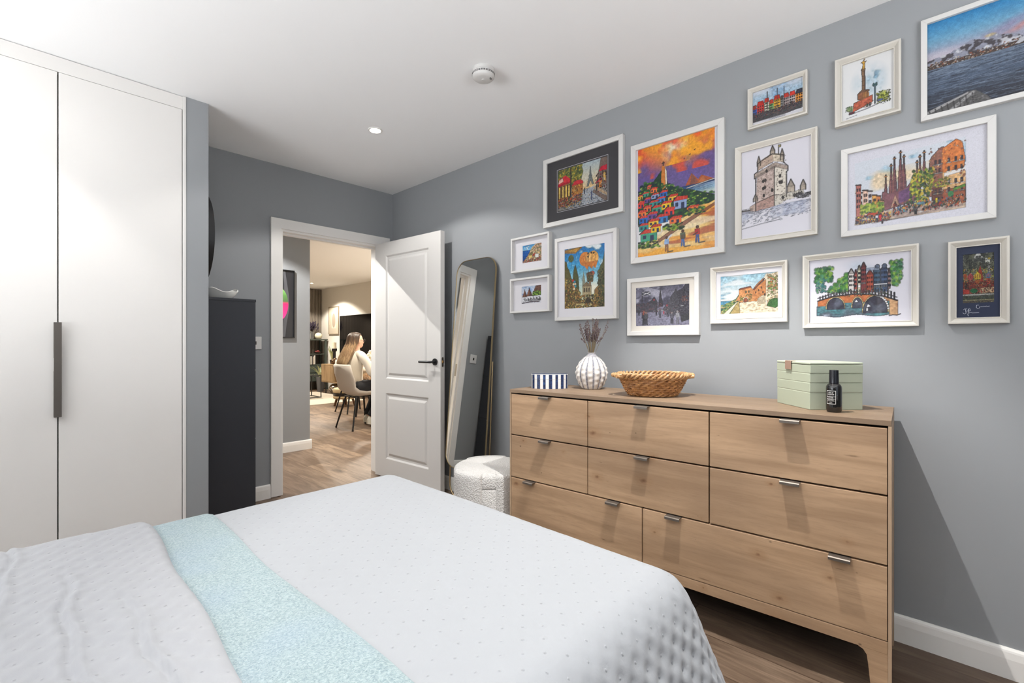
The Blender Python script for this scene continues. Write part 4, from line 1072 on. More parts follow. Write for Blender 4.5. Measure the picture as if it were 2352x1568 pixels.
random.seed(3); m = MB(); m.ball((0, 0, 0.105), (0.13, 0.24, 0.105), 26, 16)
for v_ in m.bm.verts: v_.co += Vector((random.uniform(-.02, .02), random.uniform(-.02, .02), random.uniform(-.0, .015) if v_.co.z < .03 else random.uniform(-.015, .015)))
m.build('foil_body', plain('crumpled silver', (170, 160, 148), 0.25, metal=1), sf)

# ================================================================ THE SEATED PERSON
def skin_mesh(verts, edges, radii, root, sub=2):
    me = bpy.data.meshes.new('skin_tmp'); me.from_pydata(verts, edges, [])
    o = bpy.data.objects.new('skin_tmp', me); C.objects.link(o)
    md = o.modifiers.new('s', 'SKIN'); md.use_smooth_shade = True
    for i, r in enumerate(radii):
        sv = me.skin_vertices[0].data[i]; sv.radius = r if hasattr(r, '__len__') else (r, r); sv.use_root = (i == root)
    o.modifiers.new('u', 'SUBSURF').levels = sub
    bpy.context.view_layer.update()
    res = bpy.data.meshes.new_from_object(o.evaluated_get(bpy.context.evaluated_depsgraph_get()))
    bpy.data.objects.remove(o)
    return res
pe = thing('person', 'woman with long brown-to-blonde hair and glasses sitting on the pale dining chair, seen from behind', 'person', (3.12, 5.78, 0))
PX = 3.165; PY = 5.78
skinm = plain('skin', (214, 172, 148), 0.55)
# skeleton, local to the person: x forward, y to her left, z up
def side_chain(s):
    return dict(hip=(-0.02, 0.09 * s, 0.545), knee=(0.40, 0.135 if s > 0 else -0.09, 0.53), ankle=(0.25 if s > 0 else 0.20, 0.155 if s > 0 else -0.02, 0.13), toe=(0.37 if s > 0 else 0.32, 0.165 if s > 0 else -0.02, 0.035),
                sh=(0.0, 0.165 * s, 0.975), el=(0.10, 0.225 * s, 0.73), wr=(0.33, 0.17 * s, 0.765), ha=(0.39, 0.16 * s, 0.765))
Vv = [(-0.04, 0, 0.56), (-0.045, 0, 0.66), (-0.03, 0, 0.80), (-0.01, 0, 0.93), (-0.01, 0, 1.00), (-0.005, 0, 1.06), (0.0, 0, 1.12), (0.0, 0, 1.19)]
Rr = [(.11, .10), (.10, .085), (.11, .085), (.10, .075), (.06, .055), (.047, .047), (.070, .075), (.068, .075)]
Ee = [(i, i + 1) for i in range(7)]
for s in (1, -1):
    ch = side_chain(s); b0 = len(Vv)
    Vv += [ch['hip'], ch['knee'], ch['ankle'], ch['toe']]; Rr += [.095, .062, .04, .03]; Ee += [(0, b0), (b0, b0 + 1), (b0 + 1, b0 + 2), (b0 + 2, b0 + 3)]
    b0 = len(Vv)
    Vv += [ch['sh'], ch['el'], ch['wr'], ch['ha']]; Rr += [.052, .040, .027, (.034, .018)]; Ee += [(3, b0), (b0, b0 + 1), (b0 + 1, b0 + 2), (b0 + 2, b0 + 3)]
    hx, hy, hz = ch['ha']
    for k in range(4):     # fingers
        y = (k - 1.5) * 0.017; L = (0.062, 0.074, 0.070, 0.055)[k] if s > 0 else (0.055, 0.070, 0.074, 0.062)[k]
        b1 = len(Vv); Vv += [(hx + 0.032, hy + y, hz), (hx + 0.032 + L * .5, hy + y * 1.1, hz + 0.004), (hx + 0.032 + L, hy + y * 1.15, hz - 0.012)]; Rr += [.009, .0085, .007]
        Ee += [(b0 + 3, b1), (b1, b1 + 1), (b1 + 1, b1 + 2)]
    b1 = len(Vv); Vv += [(hx + 0.0, hy - 0.032 * s, hz - 0.004), (hx + 0.028, hy - 0.050 * s, hz - 0.008)]; Rr += [.011, .009]; Ee += [(b0 + 3, b1), (b1, b1 + 1)]
bodym = skin_mesh(Vv, Ee, Rr, 0)
body_bm = bmesh.new(); body_bm.from_mesh(bodym)
hd_ = MB(); hd_.bm.free(); hd_.bm = body_bm
HC = Vector((0.0, 0, 1.155))
hd_.ball(HC, (0.088, 0.070, 0.108), 32, 24)
hd_.ball(HC + Vector((0.055, 0, -0.055)), (0.036, 0.042, 0.040), 20, 14)           # jaw
hd_.ball(HC + Vector((0.093, 0, -0.018)), (0.016, 0.011, 0.024), 14, 10)            # nose
for s in (1, -1):
    hd_.ball(HC + Vector((0.005, 0.072 * s, -0.01)), (0.018, 0.008, 0.028), 14, 10)  # ears
    hd_.ball(HC + Vector((0.074, 0.030 * s, 0.006)), (0.013, 0.014, 0.011), 14, 10)  # eyes
hd_.ball(HC + Vector((0.086, 0, -0.052)), (0.009, 0.022, 0.006), 14, 8); hd_.ball(HC + Vector((0.086, 0, -0.061)), (0.009, 0.019, 0.006), 14, 8)
hd_.build('body', skinm, pe, True, 180)
# cardigan
Vc = [(-0.045, 0, 0.565), (-0.05, 0, 0.68), (-0.045, 0, 0.81), (-0.025, 0, 0.92), (-0.02, 0.0, 0.985), (-0.012, 0, 1.03)]
Rc = [(.168, .148), (.160, .125), (.168, .128), (.176, .112), (.135, .080), (.070, .06)]; Ec = [(i, i + 1) for i in range(5)]
knit = plain('cream knit', (206, 198, 184), 0.95, spec=0.1, bump=0.7, bscale=90, sheen=0.3)
cm = skin_mesh(Vc, Ec, Rc, 0)
cb = bmesh.new(); cb.from_mesh(cm); cmb = MB(); cmb.bm.free(); cmb.bm = cb
def soft(pts, rad, n=14, seg=7):
    """smooth limb through the joints with a changing radius"""
    P, Rr_ = [], []
    pts = [Vector(p) for p in pts]
    for i in range(len(pts) - 1):
        p0, p1, p2, p3 = pts[max(0, i - 1)], pts[i], pts[i + 1], pts[min(len(pts) - 1, i + 2)]
        for k in range(seg):
            t_ = k / seg
            P.append(0.5 * ((2 * p1) + (p2 - p0) * t_ + (2 * p0 - 5 * p1 + 4 * p2 - p3) * t_ ** 2 + (3 * p1 - p0 - 3 * p2 + p3) * t_ ** 3)); Rr_.append(rad[i] * (1 - t_) + rad[i + 1] * t_)
    P.append(pts[-1]); Rr_.append(rad[-1])
    return P, Rr_
for s in (1, -1):
    ch = side_chain(s); sh = Vector(ch['sh']); el = Vector(ch['el']); wr_p = Vector(ch['wr'])
    P, Q = soft([sh + Vector((-0.01, -0.10 * s, 0.0)), sh + Vector((-0.005, -0.02 * s, -0.022)), sh.lerp(el, .5) + Vector((0.0, 0.004 * s, 0)), el, el.lerp(wr_p, .5), wr_p], [.050, .060, .054, .050, .046, .038])
    cmb.tube(P, Q, 20)
cmb.build('cardigan', knit, pe, True, 180, label='cream knitted cardigan')
tmb = MB(); trm = plain('black trousers', (24, 24, 28), 0.85)
tmb.ball((-0.045, 0, 0.565), (0.135, 0.172, 0.085), 28, 18)
for s in (1, -1):
    ch = side_chain(s); hp, kn, an_ = Vector(ch['hip']), Vector(ch['knee']), Vector(ch['ankle'])
    P, Q = soft([hp + Vector((-0.05, 0, 0.0)), hp + Vector((0.08, 0, 0)), kn + Vector((-0.03, 0, 0.005)), kn.lerp(an_, .25) + Vector((0.012, 0, 0)), an_ + Vector((0, 0, 0.0))], [.098, .095, .076, .066, .050])
    tmb.tube(P, Q, 22)
tmb.build('trousers', trm, pe, True, 180, label='black trousers')
for s in (1, -1):
    ch = side_chain(s); ax, ay, az = ch['ankle']; m = MB()
    rows_ = []
    for k in range(9):
        f = k / 8; x = ax - 0.055 + 0.235 * f; w = 0.034 + 0.016 * math.sin(PI * min(1, f * 1.1)); h = 0.085 * (1 - f) ** 0.7 + 0.035 * math.sin(PI * f) + 0.02
        if k in (0, 8): w *= 0.35; h *= 0.6
        rows_.append([(x, ay + w * math.cos(a), 0.004 + (0.0 if math.sin(a) < 0 else h * math.sin(a)) + (0.03 * max(0, 1 - f * 1.6))) for a in [2 * PI * j / 14 for j in range(14)]])
    V = m.grid(rows_, cu=True); m.capf(list(reversed(V[0]))); m.capf(V[-1])
    m.build('shoe', plain('pale knitted trainer', (204, 198, 182), 0.8), pe, True, 60, label='pale trainer')
# glasses
gm_ = MB()
for s in (1, -1):
    c = HC + Vector((0.098, 0.031 * s, 0.004)); gm_.tube([c + Vector((0, 0.024 * math.cos(a), 0.021 * math.sin(a))) for a in [2 * PI * k / 20 for k in range(20)]], 0.0022, 6, closed=True)
    gm_.tube([c + Vector((0, 0.024 * s, 0.006)), HC + Vector((0.01, 0.077 * s, 0.008)), HC + Vector((-0.005, 0.077 * s, -0.008))], 0.0022, 6)
gm_.tube([HC + Vector((0.099, 0.008, 0.007)), HC + Vector((0.099, -0.008, 0.007))], 0.0022, 6)
gm_.build('glasses', M['black'], pe, True)
# hair: a sleeve of hair over the skull that falls behind the shoulders
hm_ = NT('long brown to blonde hair'); hv_ = hm_.coord()
sp2 = hm_.n('ShaderNodeSeparateXYZ'); hm_.t.links.new(hv_, sp2.inputs[0])
str_ = hm_.noise(hm_.mapping(hv_, scale=(60, 60, 3)), 1.0, 4, 0.6)
gr_ = hm_.ramp(hm_.math('ADD', hm_.math('MULTIPLY', hm_.math('SUBTRACT', sp2.outputs[2], 0.88), 2.6), hm_.math('MULTIPLY', hm_.math('SUBTRACT', str_, 0.5), 0.9)), [(0.0, lin((172, 146, 112))), (0.30, lin((122, 96, 70))), (0.48, lin((160, 132, 98))), (0.62, lin((88, 68, 52))), (0.85, lin((58, 45, 37)))])
hm_.base(gr_); hm_.p(Roughness=0.4, Specular_IOR_Level=0.4); hm_.bump(str_, 0.8, 0.006)
secs = [(1.268, 0.025, 0.012, 0.012), (1.262, 0.025, 0.05, 0.045), (1.24, 0.022, 0.082, 0.070), (1.20, 0.015, 0.096, 0.084), (1.15, 0.002, 0.092, 0.090), (1.10, -0.018, 0.086, 0.092), (1.04, -0.045, 0.082, 0.100), (0.98, -0.080, 0.074, 0.112), (0.92, -0.108, 0.062, 0.122), (0.87, -0.128, 0.048, 0.122), (0.835, -0.14, 0.03, 0.112), (0.82, -0.145, 0.012, 0.09)]
m = MB(); rows_ = []
for z, cx, rx, ry in secs:
    row = []
    for k in range(72):
        a = 2 * PI * k / 72
        rad = 1 + 0.03 * math.sin(a * 13 + z * 9) + 0.02 * math.sin(a * 29 - z * 14)
        cx2 = cx - 0.04 - 0.03 * max(0, min(1, (1.15 - z) / 0.3)); x = cx2 + rx * math.cos(a) * rad; y = ry * math.sin(a) * rad
        if 1.03 < z < 1.225 and math.cos(a) > 0.35:      # open at the face
            x = min(x, cx2 + rx * 0.35); x = min(x, 0.022 if z > 1.2 else 0.005)
        row.append((x, y, z))
    rows_.append(row)
V = m.grid(rows_, cu=True); m.capf(V[0]); m.capf(list(reversed(V[-1])))
m.build('hair', hm_.m, pe, True, 180, label='long straight hair, brown at the crown and blonde at the ends')
fb = thing('fur_bundle', 'fluffy tan and brown fur bundle lying on the seated woman\'s lap', 'blanket', (3.165 + 0.20, 5.78 - 0.02, 0.615))
random.seed(11); m = MB(); fm_ = plain('tan fur', (176, 146, 116), 0.95, var=0.3, bump=0.9, bscale=70)
m.ball((0, 0, 0.03), (0.12, 0.16, 0.055), 24, 14)
for i in range(500):
    a = random.uniform(0, 2 * PI); b_ = random.uniform(-0.5, 1.4)
    d = Vector((math.cos(a) * math.cos(b_), math.sin(a) * math.cos(b_), math.sin(b_)))
    p = Vector((d.x * 0.12, d.y * 0.16, 0.03 + d.z * 0.055)); t_ = (d + Vector((random.uniform(-.7, .7), random.uniform(-.7, .7), random.uniform(-.6, .6)))).normalized()
    m.cyl(p - t_ * 0.005, p + t_ * 0.028, 0.006, 0.001, n=5)
m.build('fur', fm_, fb)
# ================================================================ PICTURES
class Art:
    """a small painter that lays colours (sRGB 0-255) on a grid of paint cells; u to the right, v down, both 0..1"""
    def __init__(s, w, h, cell=0.00165, seed=1):
        s.w, s.h = w, h; s.nx, s.ny = max(24, int(w / cell)), max(24, int(h / cell))
        s.U, s.V = np.meshgrid((np.arange(s.nx) + .5) / s.nx, (np.arange(s.ny) + .5) / s.ny)
        s.a = h / w; s.c = np.full((s.ny, s.nx, 3), 235.0); s.ink = 2.2; s.tex = .38; s.r = np.random.default_rng(seed)
    def mix(s, m, c, a=1.0):
        m = (m * a)[..., None] if m.dtype != bool else (m.astype(float) * a)[..., None]
        s.c = s.c * (1 - m) + np.asarray(c, float) * m; return s
    def fill(s, c): s.c[:] = c; return s
    def grad(s, stops, v0=0., v1=1., m=None, ax='v'):
        t = np.clip(((s.V if ax == 'v' else s.U) - v0) / (v1 - v0), 0, 1); ps = [p for p, _ in stops]
        g = np.stack([np.interp(t, ps, [c[k] for _, c in stops]) for k in range(3)], -1)
        mm = ((s.V >= v0) & (s.V <= v1)) if m is None else m
        mm = mm.astype(float)[..., None]; s.c = s.c * (1 - mm) + g * mm; return s
    def pmask(s, pts):
        u = np.array([p[0] for p in pts]); v = np.array([p[1] for p in pts]); m = np.zeros(s.U.shape, bool)
        j = len(u) - 1
        with np.errstate(divide='ignore', invalid='ignore'):
            for i in range(len(u)):
                cnd = ((v[i] > s.V) != (v[j] > s.V)) & (s.U < (u[j] - u[i]) * (s.V - v[i]) / (v[j] - v[i] + 1e-12) + u[i]); m ^= cnd; j = i
        return m
    def poly(s, pts, c, a=1.0): return s.mix(s.pmask(pts), c, a)
    def rect(s, u0, u1, v0, v1, c, a=1.0): return s.mix((s.U >= u0) & (s.U < u1) & (s.V >= v0) & (s.V < v1), c, a)
    def ell(s, u, v, ru, rv, c, a=1.0, soft=0.0):
        d = np.hypot((s.U - u) / ru, (s.V - v) / rv)
        return s.mix(np.clip((1 - d) / soft, 0, 1) if soft else (d < 1), c, a)
    def line(s, pts, c, w=0.004, a=1.0):
        for (x0, y0), (x1, y1) in zip(pts[:-1], pts[1:]):
            dx, dy = x1 - x0, (y1 - y0) * s.a; L = dx * dx + dy * dy + 1e-12
            X, Y = s.U - x0, (s.V - y0) * s.a; t = np.clip((X * dx + Y * dy) / L, 0, 1)
            d = np.hypot(X - t * dx, Y - t * dy); s.mix(np.clip(1.5 - d / w, 0, 1), c, a)
        return s
    def noise(s, sx, sy, seed=0, oct=3):
        r = np.random.default_rng(seed); o = np.zeros(s.U.shape); amp = 1.0; tot = 0
        for k in range(oct):
            nx, ny = max(2, int(sx * 2 ** k)), max(2, int(sy * 2 ** k)); g = r.random((ny + 2, nx + 2))
            x = s.U * nx; y = s.V * ny; i = x.astype(int); j = y.astype(int); fx = x - i; fy = y - j; fx = fx * fx * (3 - 2 * fx); fy = fy * fy * (3 - 2 * fy)
            o += amp * ((g[j, i] * (1 - fx) + g[j, i + 1] * fx) * (1 - fy) + (g[j + 1, i] * (1 - fx) + g[j + 1, i + 1] * fx) * fy); tot += amp; amp *= .55
        return o / tot
    def cloud(s, c, th, k, seed, sx=4, sy=4, m=None, a=1.0):
        n = np.clip((s.noise(sx, sy, seed) - th) * k, 0, 1)
        if m is not None: n = n * m
        return s.mix(n, c, a)
    def dabs(s, n, box, cols, ru, rv=None, inside=None, a=1.0, tall=1.0):
        u0, u1, v0, v1 = box; rv = rv or ru / s.a
        for _ in range(n):
            u, v = s.r.uniform(u0, u1), s.r.uniform(v0, v1)
            if inside is not None and not inside(u, v): continue
            k = s.r.uniform(.5, 1.3); x, y = ru * k, rv * k * tall
            i0, i1 = max(0, int((u - x) * s.nx)), min(s.nx, int((u + x) * s.nx) + 2); j0, j1 = max(0, int((v - y) * s.ny)), min(s.ny, int((v + y) * s.ny) + 2)
            if i0 >= i1 or j0 >= j1: continue
            d = np.hypot((s.U[j0:j1, i0:i1] - u) / x, (s.V[j0:j1, i0:i1] - v) / y); m = np.clip(1.6 * (1 - d), 0, 1)[..., None] * a
            s.c[j0:j1, i0:i1] = s.c[j0:j1, i0:i1] * (1 - m) + np.asarray(cols[s.r.integers(len(cols))], float) * m
        return s
    def grain(s, k, cellx=1): s.c += s.r.normal(0, k, s.c.shape[:2])[..., None]; return s
    def house(s, u, v, w, h, wall, roof, win=(60, 50, 50), lean=.25, door=True):
        s.poly([(u, v), (u, v - h), (u + w, v - h), (u + w, v)], wall)
        s.poly([(u - w * .08, v - h), (u + w * lean, v - h * 1.5), (u + w * 1.08, v - h * 1.35), (u + w * 1.08, v - h)], roof)
        s.line([(u - w * .08, v - h), (u + w * lean, v - h * 1.5)], (40, 50, 60), .004)
        for k in range(3): s.line([(u + w * (.35 + .22 * k), v - h * 1.42), (u + w * (.25 + .25 * k), v - h * 1.05)], tuple(min(255, x + 60) for x in roof), .003)
        s.rect(u + w * .15, u + w * .35, v - h * .75, v - h * .35, win)
        if door: s.rect(u + w * .6, u + w * .8, v - h * .7, v, win)
        return s
    def figure(s, u, v, h, shirt, legs, skin=(90, 60, 45)):
        w = h * .16 * s.a
        s.poly([(u - w * .7, v), (u - w * .6, v - h * .5), (u + w * .6, v - h * .5), (u + w * .8, v), (u + w * .2, v), (u, v - h * .35), (u - w * .2, v)], legs)
        s.poly([(u - w, v - h * .48), (u - w * .9, v - h * .82), (u + w * .9, v - h * .82), (u + w, v - h * .48)], shirt)
        s.ell(u, v - h * .91, w * .55, h * .09, skin); return s
    def mesh(s, name, parent, X, Y0, Y1, Z0, Z1, coat=True):
        """X plane, u runs from Y0 to Y1 (world y), v from Z1 down to Z0; coordinates relative to the parent"""
        c = np.clip(s.c, 0, 255) / 255.0; g_ = c.mean(-1, keepdims=True); lum = g_[..., 0]
        gy, gx = np.gradient(lum); edge = np.clip(np.hypot(gx, gy) * s.ink, 0, .5)[..., None]
        sat = np.clip((c.max(-1) - c.min(-1)) * 5 + (0.80 - lum) * 3, 0, 1)[..., None]
        tex = (s.noise(s.nx / 5, s.ny / 5, 77, 2) - .5)[..., None] * sat * s.tex
        c = np.clip((g_ + (c - g_) * 1.0) * (1 - edge) * (1 + tex), 0, 1) ** 1.10 * 0.885; L = np.where(c <= 0.04045, c / 12.92, ((c + .055) / 1.055) ** 2.4)
        y = np.linspace(Y0, Y1, s.nx); z = np.linspace(Z1, Z0, s.ny); YY, ZZ = np.meshgrid(y, z)
        co = np.stack([np.full(YY.shape, X), YY, ZZ], -1).reshape(-1, 3)
        return mesh_np(name, co, grid_quads(s.ny, s.nx)[:, ::-1], M['print'], parent, False, colors=L.reshape(-1, 3))
t = NT('printed paper behind glass'); a_ = t.n('ShaderNodeVertexColor', layer_name='paint'); t.base(a_.outputs[0]); t.p(Roughness=0.7, Specular_IOR_Level=0.25, Coat_Weight=0.35); t.b.inputs['Coat Roughness'].default_value = 0.03; M['print'] = t.m

def frame_thing(name, label, cat, Y0, Y1, z0, z1, border, depth, style, fmat, grp='framed pictures on the bedroom wall', X=W):
    t = thing(name, label, cat, (X, (Y0 + Y1) / 2, z0), group=grp)
    a = abs(Y0 - Y1) / 2; h = z1 - z0; b = border
    def ring(ins, x): return [(x, -a + ins, ins), (x, a - ins, ins), (x, a - ins, h - ins), (x, -a + ins, h - ins)]
    if style == 'flat': loops = [ring(0, 0), ring(0, -depth + .0015), ring(.0015, -depth), ring(b - .001, -depth), ring(b, -depth + .001), ring(b, -.003), ring(b, 0)]
    elif style == 'bevel': loops = [ring(0, 0), ring(0, -depth + .001), ring(.001, -depth), ring(.006, -depth), ring(.008, -depth + .0015), ring(b - .003, -.010), ring(b - .0025, -.0125), ring(b, -.0125), ring(b, 0)]
    V = MB(); V.grid(loops, cu=True); V.build('frame', fmat, t)
    # hairline mitre joints
    mt = MB()
    for sy in (-1, 1):
        for (e, zc) in ((0, 0), (1, h)):
            p0 = Vector((-depth - .0002, sy * a, zc)); p1 = Vector((-depth - .0002, sy * (a - b), zc + (b if e == 0 else -b)))
            if style == 'flat': mt.tube([p0.lerp(p1, .03), p0.lerp(p1, .97)], 0.00035, 4)
    if style == 'flat': mt.build('mitre_joint', plain('joint line', (176, 172, 168), .6), t)
    else: mt.bm.free()
    return t, a, h
def mount(t, a, h, b, win, mat, X=-.004, step=.0012):
    """card with a window; win=(y_left, y_right, z0, z1) relative, y_left positive (left in view)"""
    yl, yr, w0, w1 = win; m = MB()
    o = [(a - b + .002, b - .002), (-(a - b) - .002, b - .002), (-(a - b) - .002, h - b + .002), (a - b + .002, h - b + .002)]; i = [(yl, w0), (yr, w0), (yr, w1), (yl, w1)]
    m.grid([[(X, y, z) for y, z in o], [(X, y, z) for y, z in i], [(X + step, y + (-.001 if y == yl else .001) * 0, z) for y, z in i]], cu=True)
    return m.build('mount', mat, t)
def absw(Yl, Yr, z0, z1, t):  # absolute window -> relative to the thing
    return (Yl - t.location.y, Yr - t.location.y, z0 - t.location.z, z1 - t.location.z)
R3 = lambda *c: c

def picture(label, Y, Z, border, depth, style, fmat, art, matc=None, paint=None, cell=0.00165, seed=1, inner_line=None):
    t, a, h = frame_thing('picture_frame', label, 'picture', Y[0], Y[1], Z[0], Z[1], border, depth, style, fmat)
    yl, yr, w0, w1 = absw(*art, t) if art else (a - border + .001, -(a - border) - .001, border - .001, h - border + .001)
    base = -0.003 if style == 'bevel' else -max(0.003, depth - 0.012)
    if depth > 0.03: base = -0.008
    if matc:
        mount(t, a, h, border, (yl, yr, w0, w1), matc, base - .0015)
        if inner_line:
            m = MB(); e = .006
            m.grid([[(base - .0017, yl + (e + k), w0 - (e + k)), (base - .0017, yr - (e + k), w0 - (e + k)), (base - .0017, yr - (e + k), w1 + (e + k)), (base - .0017, yl + (e + k), w1 + (e + k))] for k in (0, .0016)], cu=True)
            m.build('mount_line', inner_line, t)
    A = Art(yl - yr, w1 - w0, cell, seed); paint(A)
    A.mesh('print', t, base, yl, yr, w0, w1)
    return t, (yl, yr, w0, w1), base

# ---- the pictures themselves
def cafe_street(p):
    p.grad([(0, (176, 192, 200)), (.55, (222, 214, 190)), (1, (232, 190, 130))], 0, .62); p.cloud((210, 216, 214), .5, 5, 3, 5, 4, a=.5)
    p.poly([(0, .62), (1, .62), (1, 1), (0, 1)], (150, 146, 140))
    p.poly([(.50, .66), (.74, .60), (.98, .88), (.98, 1), (.2, 1)], (176, 182, 190)); p.dabs(500, (.25, .98, .64, 1), [(120, 118, 120), (200, 206, 214), (88, 92, 110), (224, 190, 150)], .012, .008, a=.7)
    # lattice tower
    p.poly([(.60, .58), (.655, .34), (.672, .12), (.680, .12), (.695, .34), (.745, .55), (.71, .56), (.675, .42), (.64, .58)], (120, 128, 128)); p.line([(.625, .46), (.72, .46)], (108, 112, 112), .006); p.line([(.645, .34), (.705, .34)], (108, 112, 112), .006)
    p.poly([(0, .35), (0, .02), (.36, 0), (.50, .05), (.53, .18), (.48, .42), (.30, .5)], (112, 122, 62)); p.dabs(380, (0, .52, .0, .46), [(150, 146, 58), (214, 168, 52), (86, 100, 56), (196, 186, 90), (66, 84, 60)], .022, .03, lambda u, v: u < .52 - v * .1, a=.85)
    p.rect(0, .27, .38, .74, (150, 120, 70)); p.rect(.30, .52, .46, .70, (176, 120, 60))
    for u in (.02, .09, .16, .22): p.rect(u, u + .035, .42, .70, (240, 206, 110)); p.rect(u + .035, u + .05, .40, .74, (84, 46, 40))
    p.poly([(0, .34), (.02, .22), (.16, .16), (.26, .27), (.27, .36), (0, .38)], (216, 44, 58)); p.poly([(.02, .24), (.10, .20), (.12, .30), (.0, .34)], (238, 190, 176)); p.poly([(.0, .36), (.27, .33), (.27, .37), (0, .41)], (176, 28, 48))
    p.poly([(.29, .46), (.36, .36), (.48, .36), (.53, .42), (.53, .46)], (206, 46, 62)); p.dabs(60, (.30, .52, .47, .68), [(240, 170, 70), (120, 60, 40), (230, 200, 130)], .012, .02)
    p.rect(.265, .285, .0, .78, (60, 58, 54))
    p.dabs(500, (0, .5, .70, .93), [(180, 40, 40), (208, 92, 60), (100, 44, 44), (86, 104, 60), (224, 150, 70), (60, 50, 60)], .014, .016, lambda u, v: v < .98 - u * .25)
    p.poly([(.80, .5), (.85, .2), (.88, 0), (1, 0), (1, .62), (.82, .66)], (126, 108, 98)); p.poly([(.84, .30), (.88, .2), (1, .18), (1, .30)], (196, 30, 56)); p.poly([(.76, .56), (.83, .47), (.90, .46), (.90, .54)], (192, 58, 80))
    p.rect(.84, .90, .52, .68, (226, 140, 52)); p.rect(.93, .97, .34, .56, (236, 190, 90)); p.dabs(90, (.78, 1, .3, .85), [(70, 40, 46), (130, 40, 56), (200, 190, 180), (50, 48, 56)], .012, .022)
    p.poly([(.72, .64), (.80, .62), (1, .84), (1, .90)], (186, 160, 130)); p.poly([(.74, .68), (1, .92), (1, 1), (.96, 1), (.72, .74)], (116, 92, 78), .8)
    for u, c in ((.70, (70, 84, 140)), (.555, (70, 80, 110)), (.80, (50, 46, 50))): p.line([(u, .60 if u != .70 else .72), (u, .72 if u != .70 else .90)], c, .008)
    p.dabs(160, (.12, .5, .86, .98), [(60, 70, 110), (220, 220, 226), (84, 100, 80), (210, 160, 60)], .012, .012); p.grain(7)
def sea_cliff(p):
    p.grad([(0, (70, 150, 206)), (.3, (150, 198, 226)), (.31, (34, 98, 168)), (1, (24, 78, 150))]); p.cloud((236, 242, 246), .52, 8, 2, 6, 5, (p.V < .3).astype(float))
    p.poly([(.0, .96), (.28, .60), (.5, .16), (.70, 0), (1, 0), (1, 1), (0, 1)], (206, 176, 140)); ins = lambda u, v: v > .96 - u * 1.35
    p.dabs(700, (.05, 1, 0, 1), [(226, 206, 176), (196, 120, 90), (112, 146, 84), (230, 226, 214), (170, 96, 80), (232, 200, 130), (90, 110, 66)], .028, .03, ins, a=.9)
    p.poly([(.30, .62), (.42, .46), (.52, .56), (.5, .62)], (132, 124, 84)); p.rect(.32, .50, .6, .76, (226, 196, 118)); p.poly([(.52, .62), (.66, .5), (.66, .58), (.54, .7)], (190, 56, 50)); p.rect(.66, .84, .58, .78, (232, 232, 230))
    p.dabs(200, (0, 1, .82, 1), [(200, 60, 70), (70, 110, 60), (236, 220, 214), (190, 40, 60)], .022, .022); p.grain(6)
def cone_roofs(p):
    p.fill((222, 222, 230)).grad([(0, (190, 206, 228)), (1, (226, 228, 236))], 0, .55); p.cloud((140, 170, 216), .55, 6, 5, 5, 4, (p.V < .5).astype(float), .8)
    p.poly([(.55, .52), (.72, .02), (1, .0), (1, .45), (.66, .6)], (130, 96, 84)); p.dabs(150, (.6, 1, .02, .42), [(98, 70, 66), (160, 126, 110), (110, 80, 70)], .02, .02, lambda u, v: u > .72 - (v - .02) * .3 + .0)
    for u, v, w, h in ((.16, .62, .26, .42), (.40, .58, .30, .46)):
        p.poly([(u - w / 2, v), (u, v - h), (u + w / 2, v)], (150, 108, 92)); p.poly([(u, v), (u, v - h), (u + w / 2, v)], (104, 78, 76)); p.ell(u, v - h, .02, .02, (60, 56, 60)); p.dabs(40, (u - w / 3, u + w / 3, v - h * .5, v), [(190, 140, 110), (90, 66, 62)], .014)
    p.poly([(.54, .58), (.62, .36), (.82, .28), (1, .40), (1, .54), (.7, .62)], (104, 140, 62)); p.dabs(80, (.56, 1, .34, .58), [(150, 180, 80), (66, 96, 48)], .03)
    p.poly([(0, .62), (1, .56), (1, .88), (0, 1)], (232, 232, 238))
    for k in range(17): u = .16 + k * .05; p.rect(u, u + .018, .66 + .05 * ((k * 7) % 3), .86, (44, 42, 54))
    p.line([(.02, .97), (.5, .9), (.9, .92)], (120, 100, 120), .012); p.dabs(80, (.05, .95, .62, .95), [(90, 86, 104), (236, 236, 240), (150, 120, 110)], .012); p.grain(5)
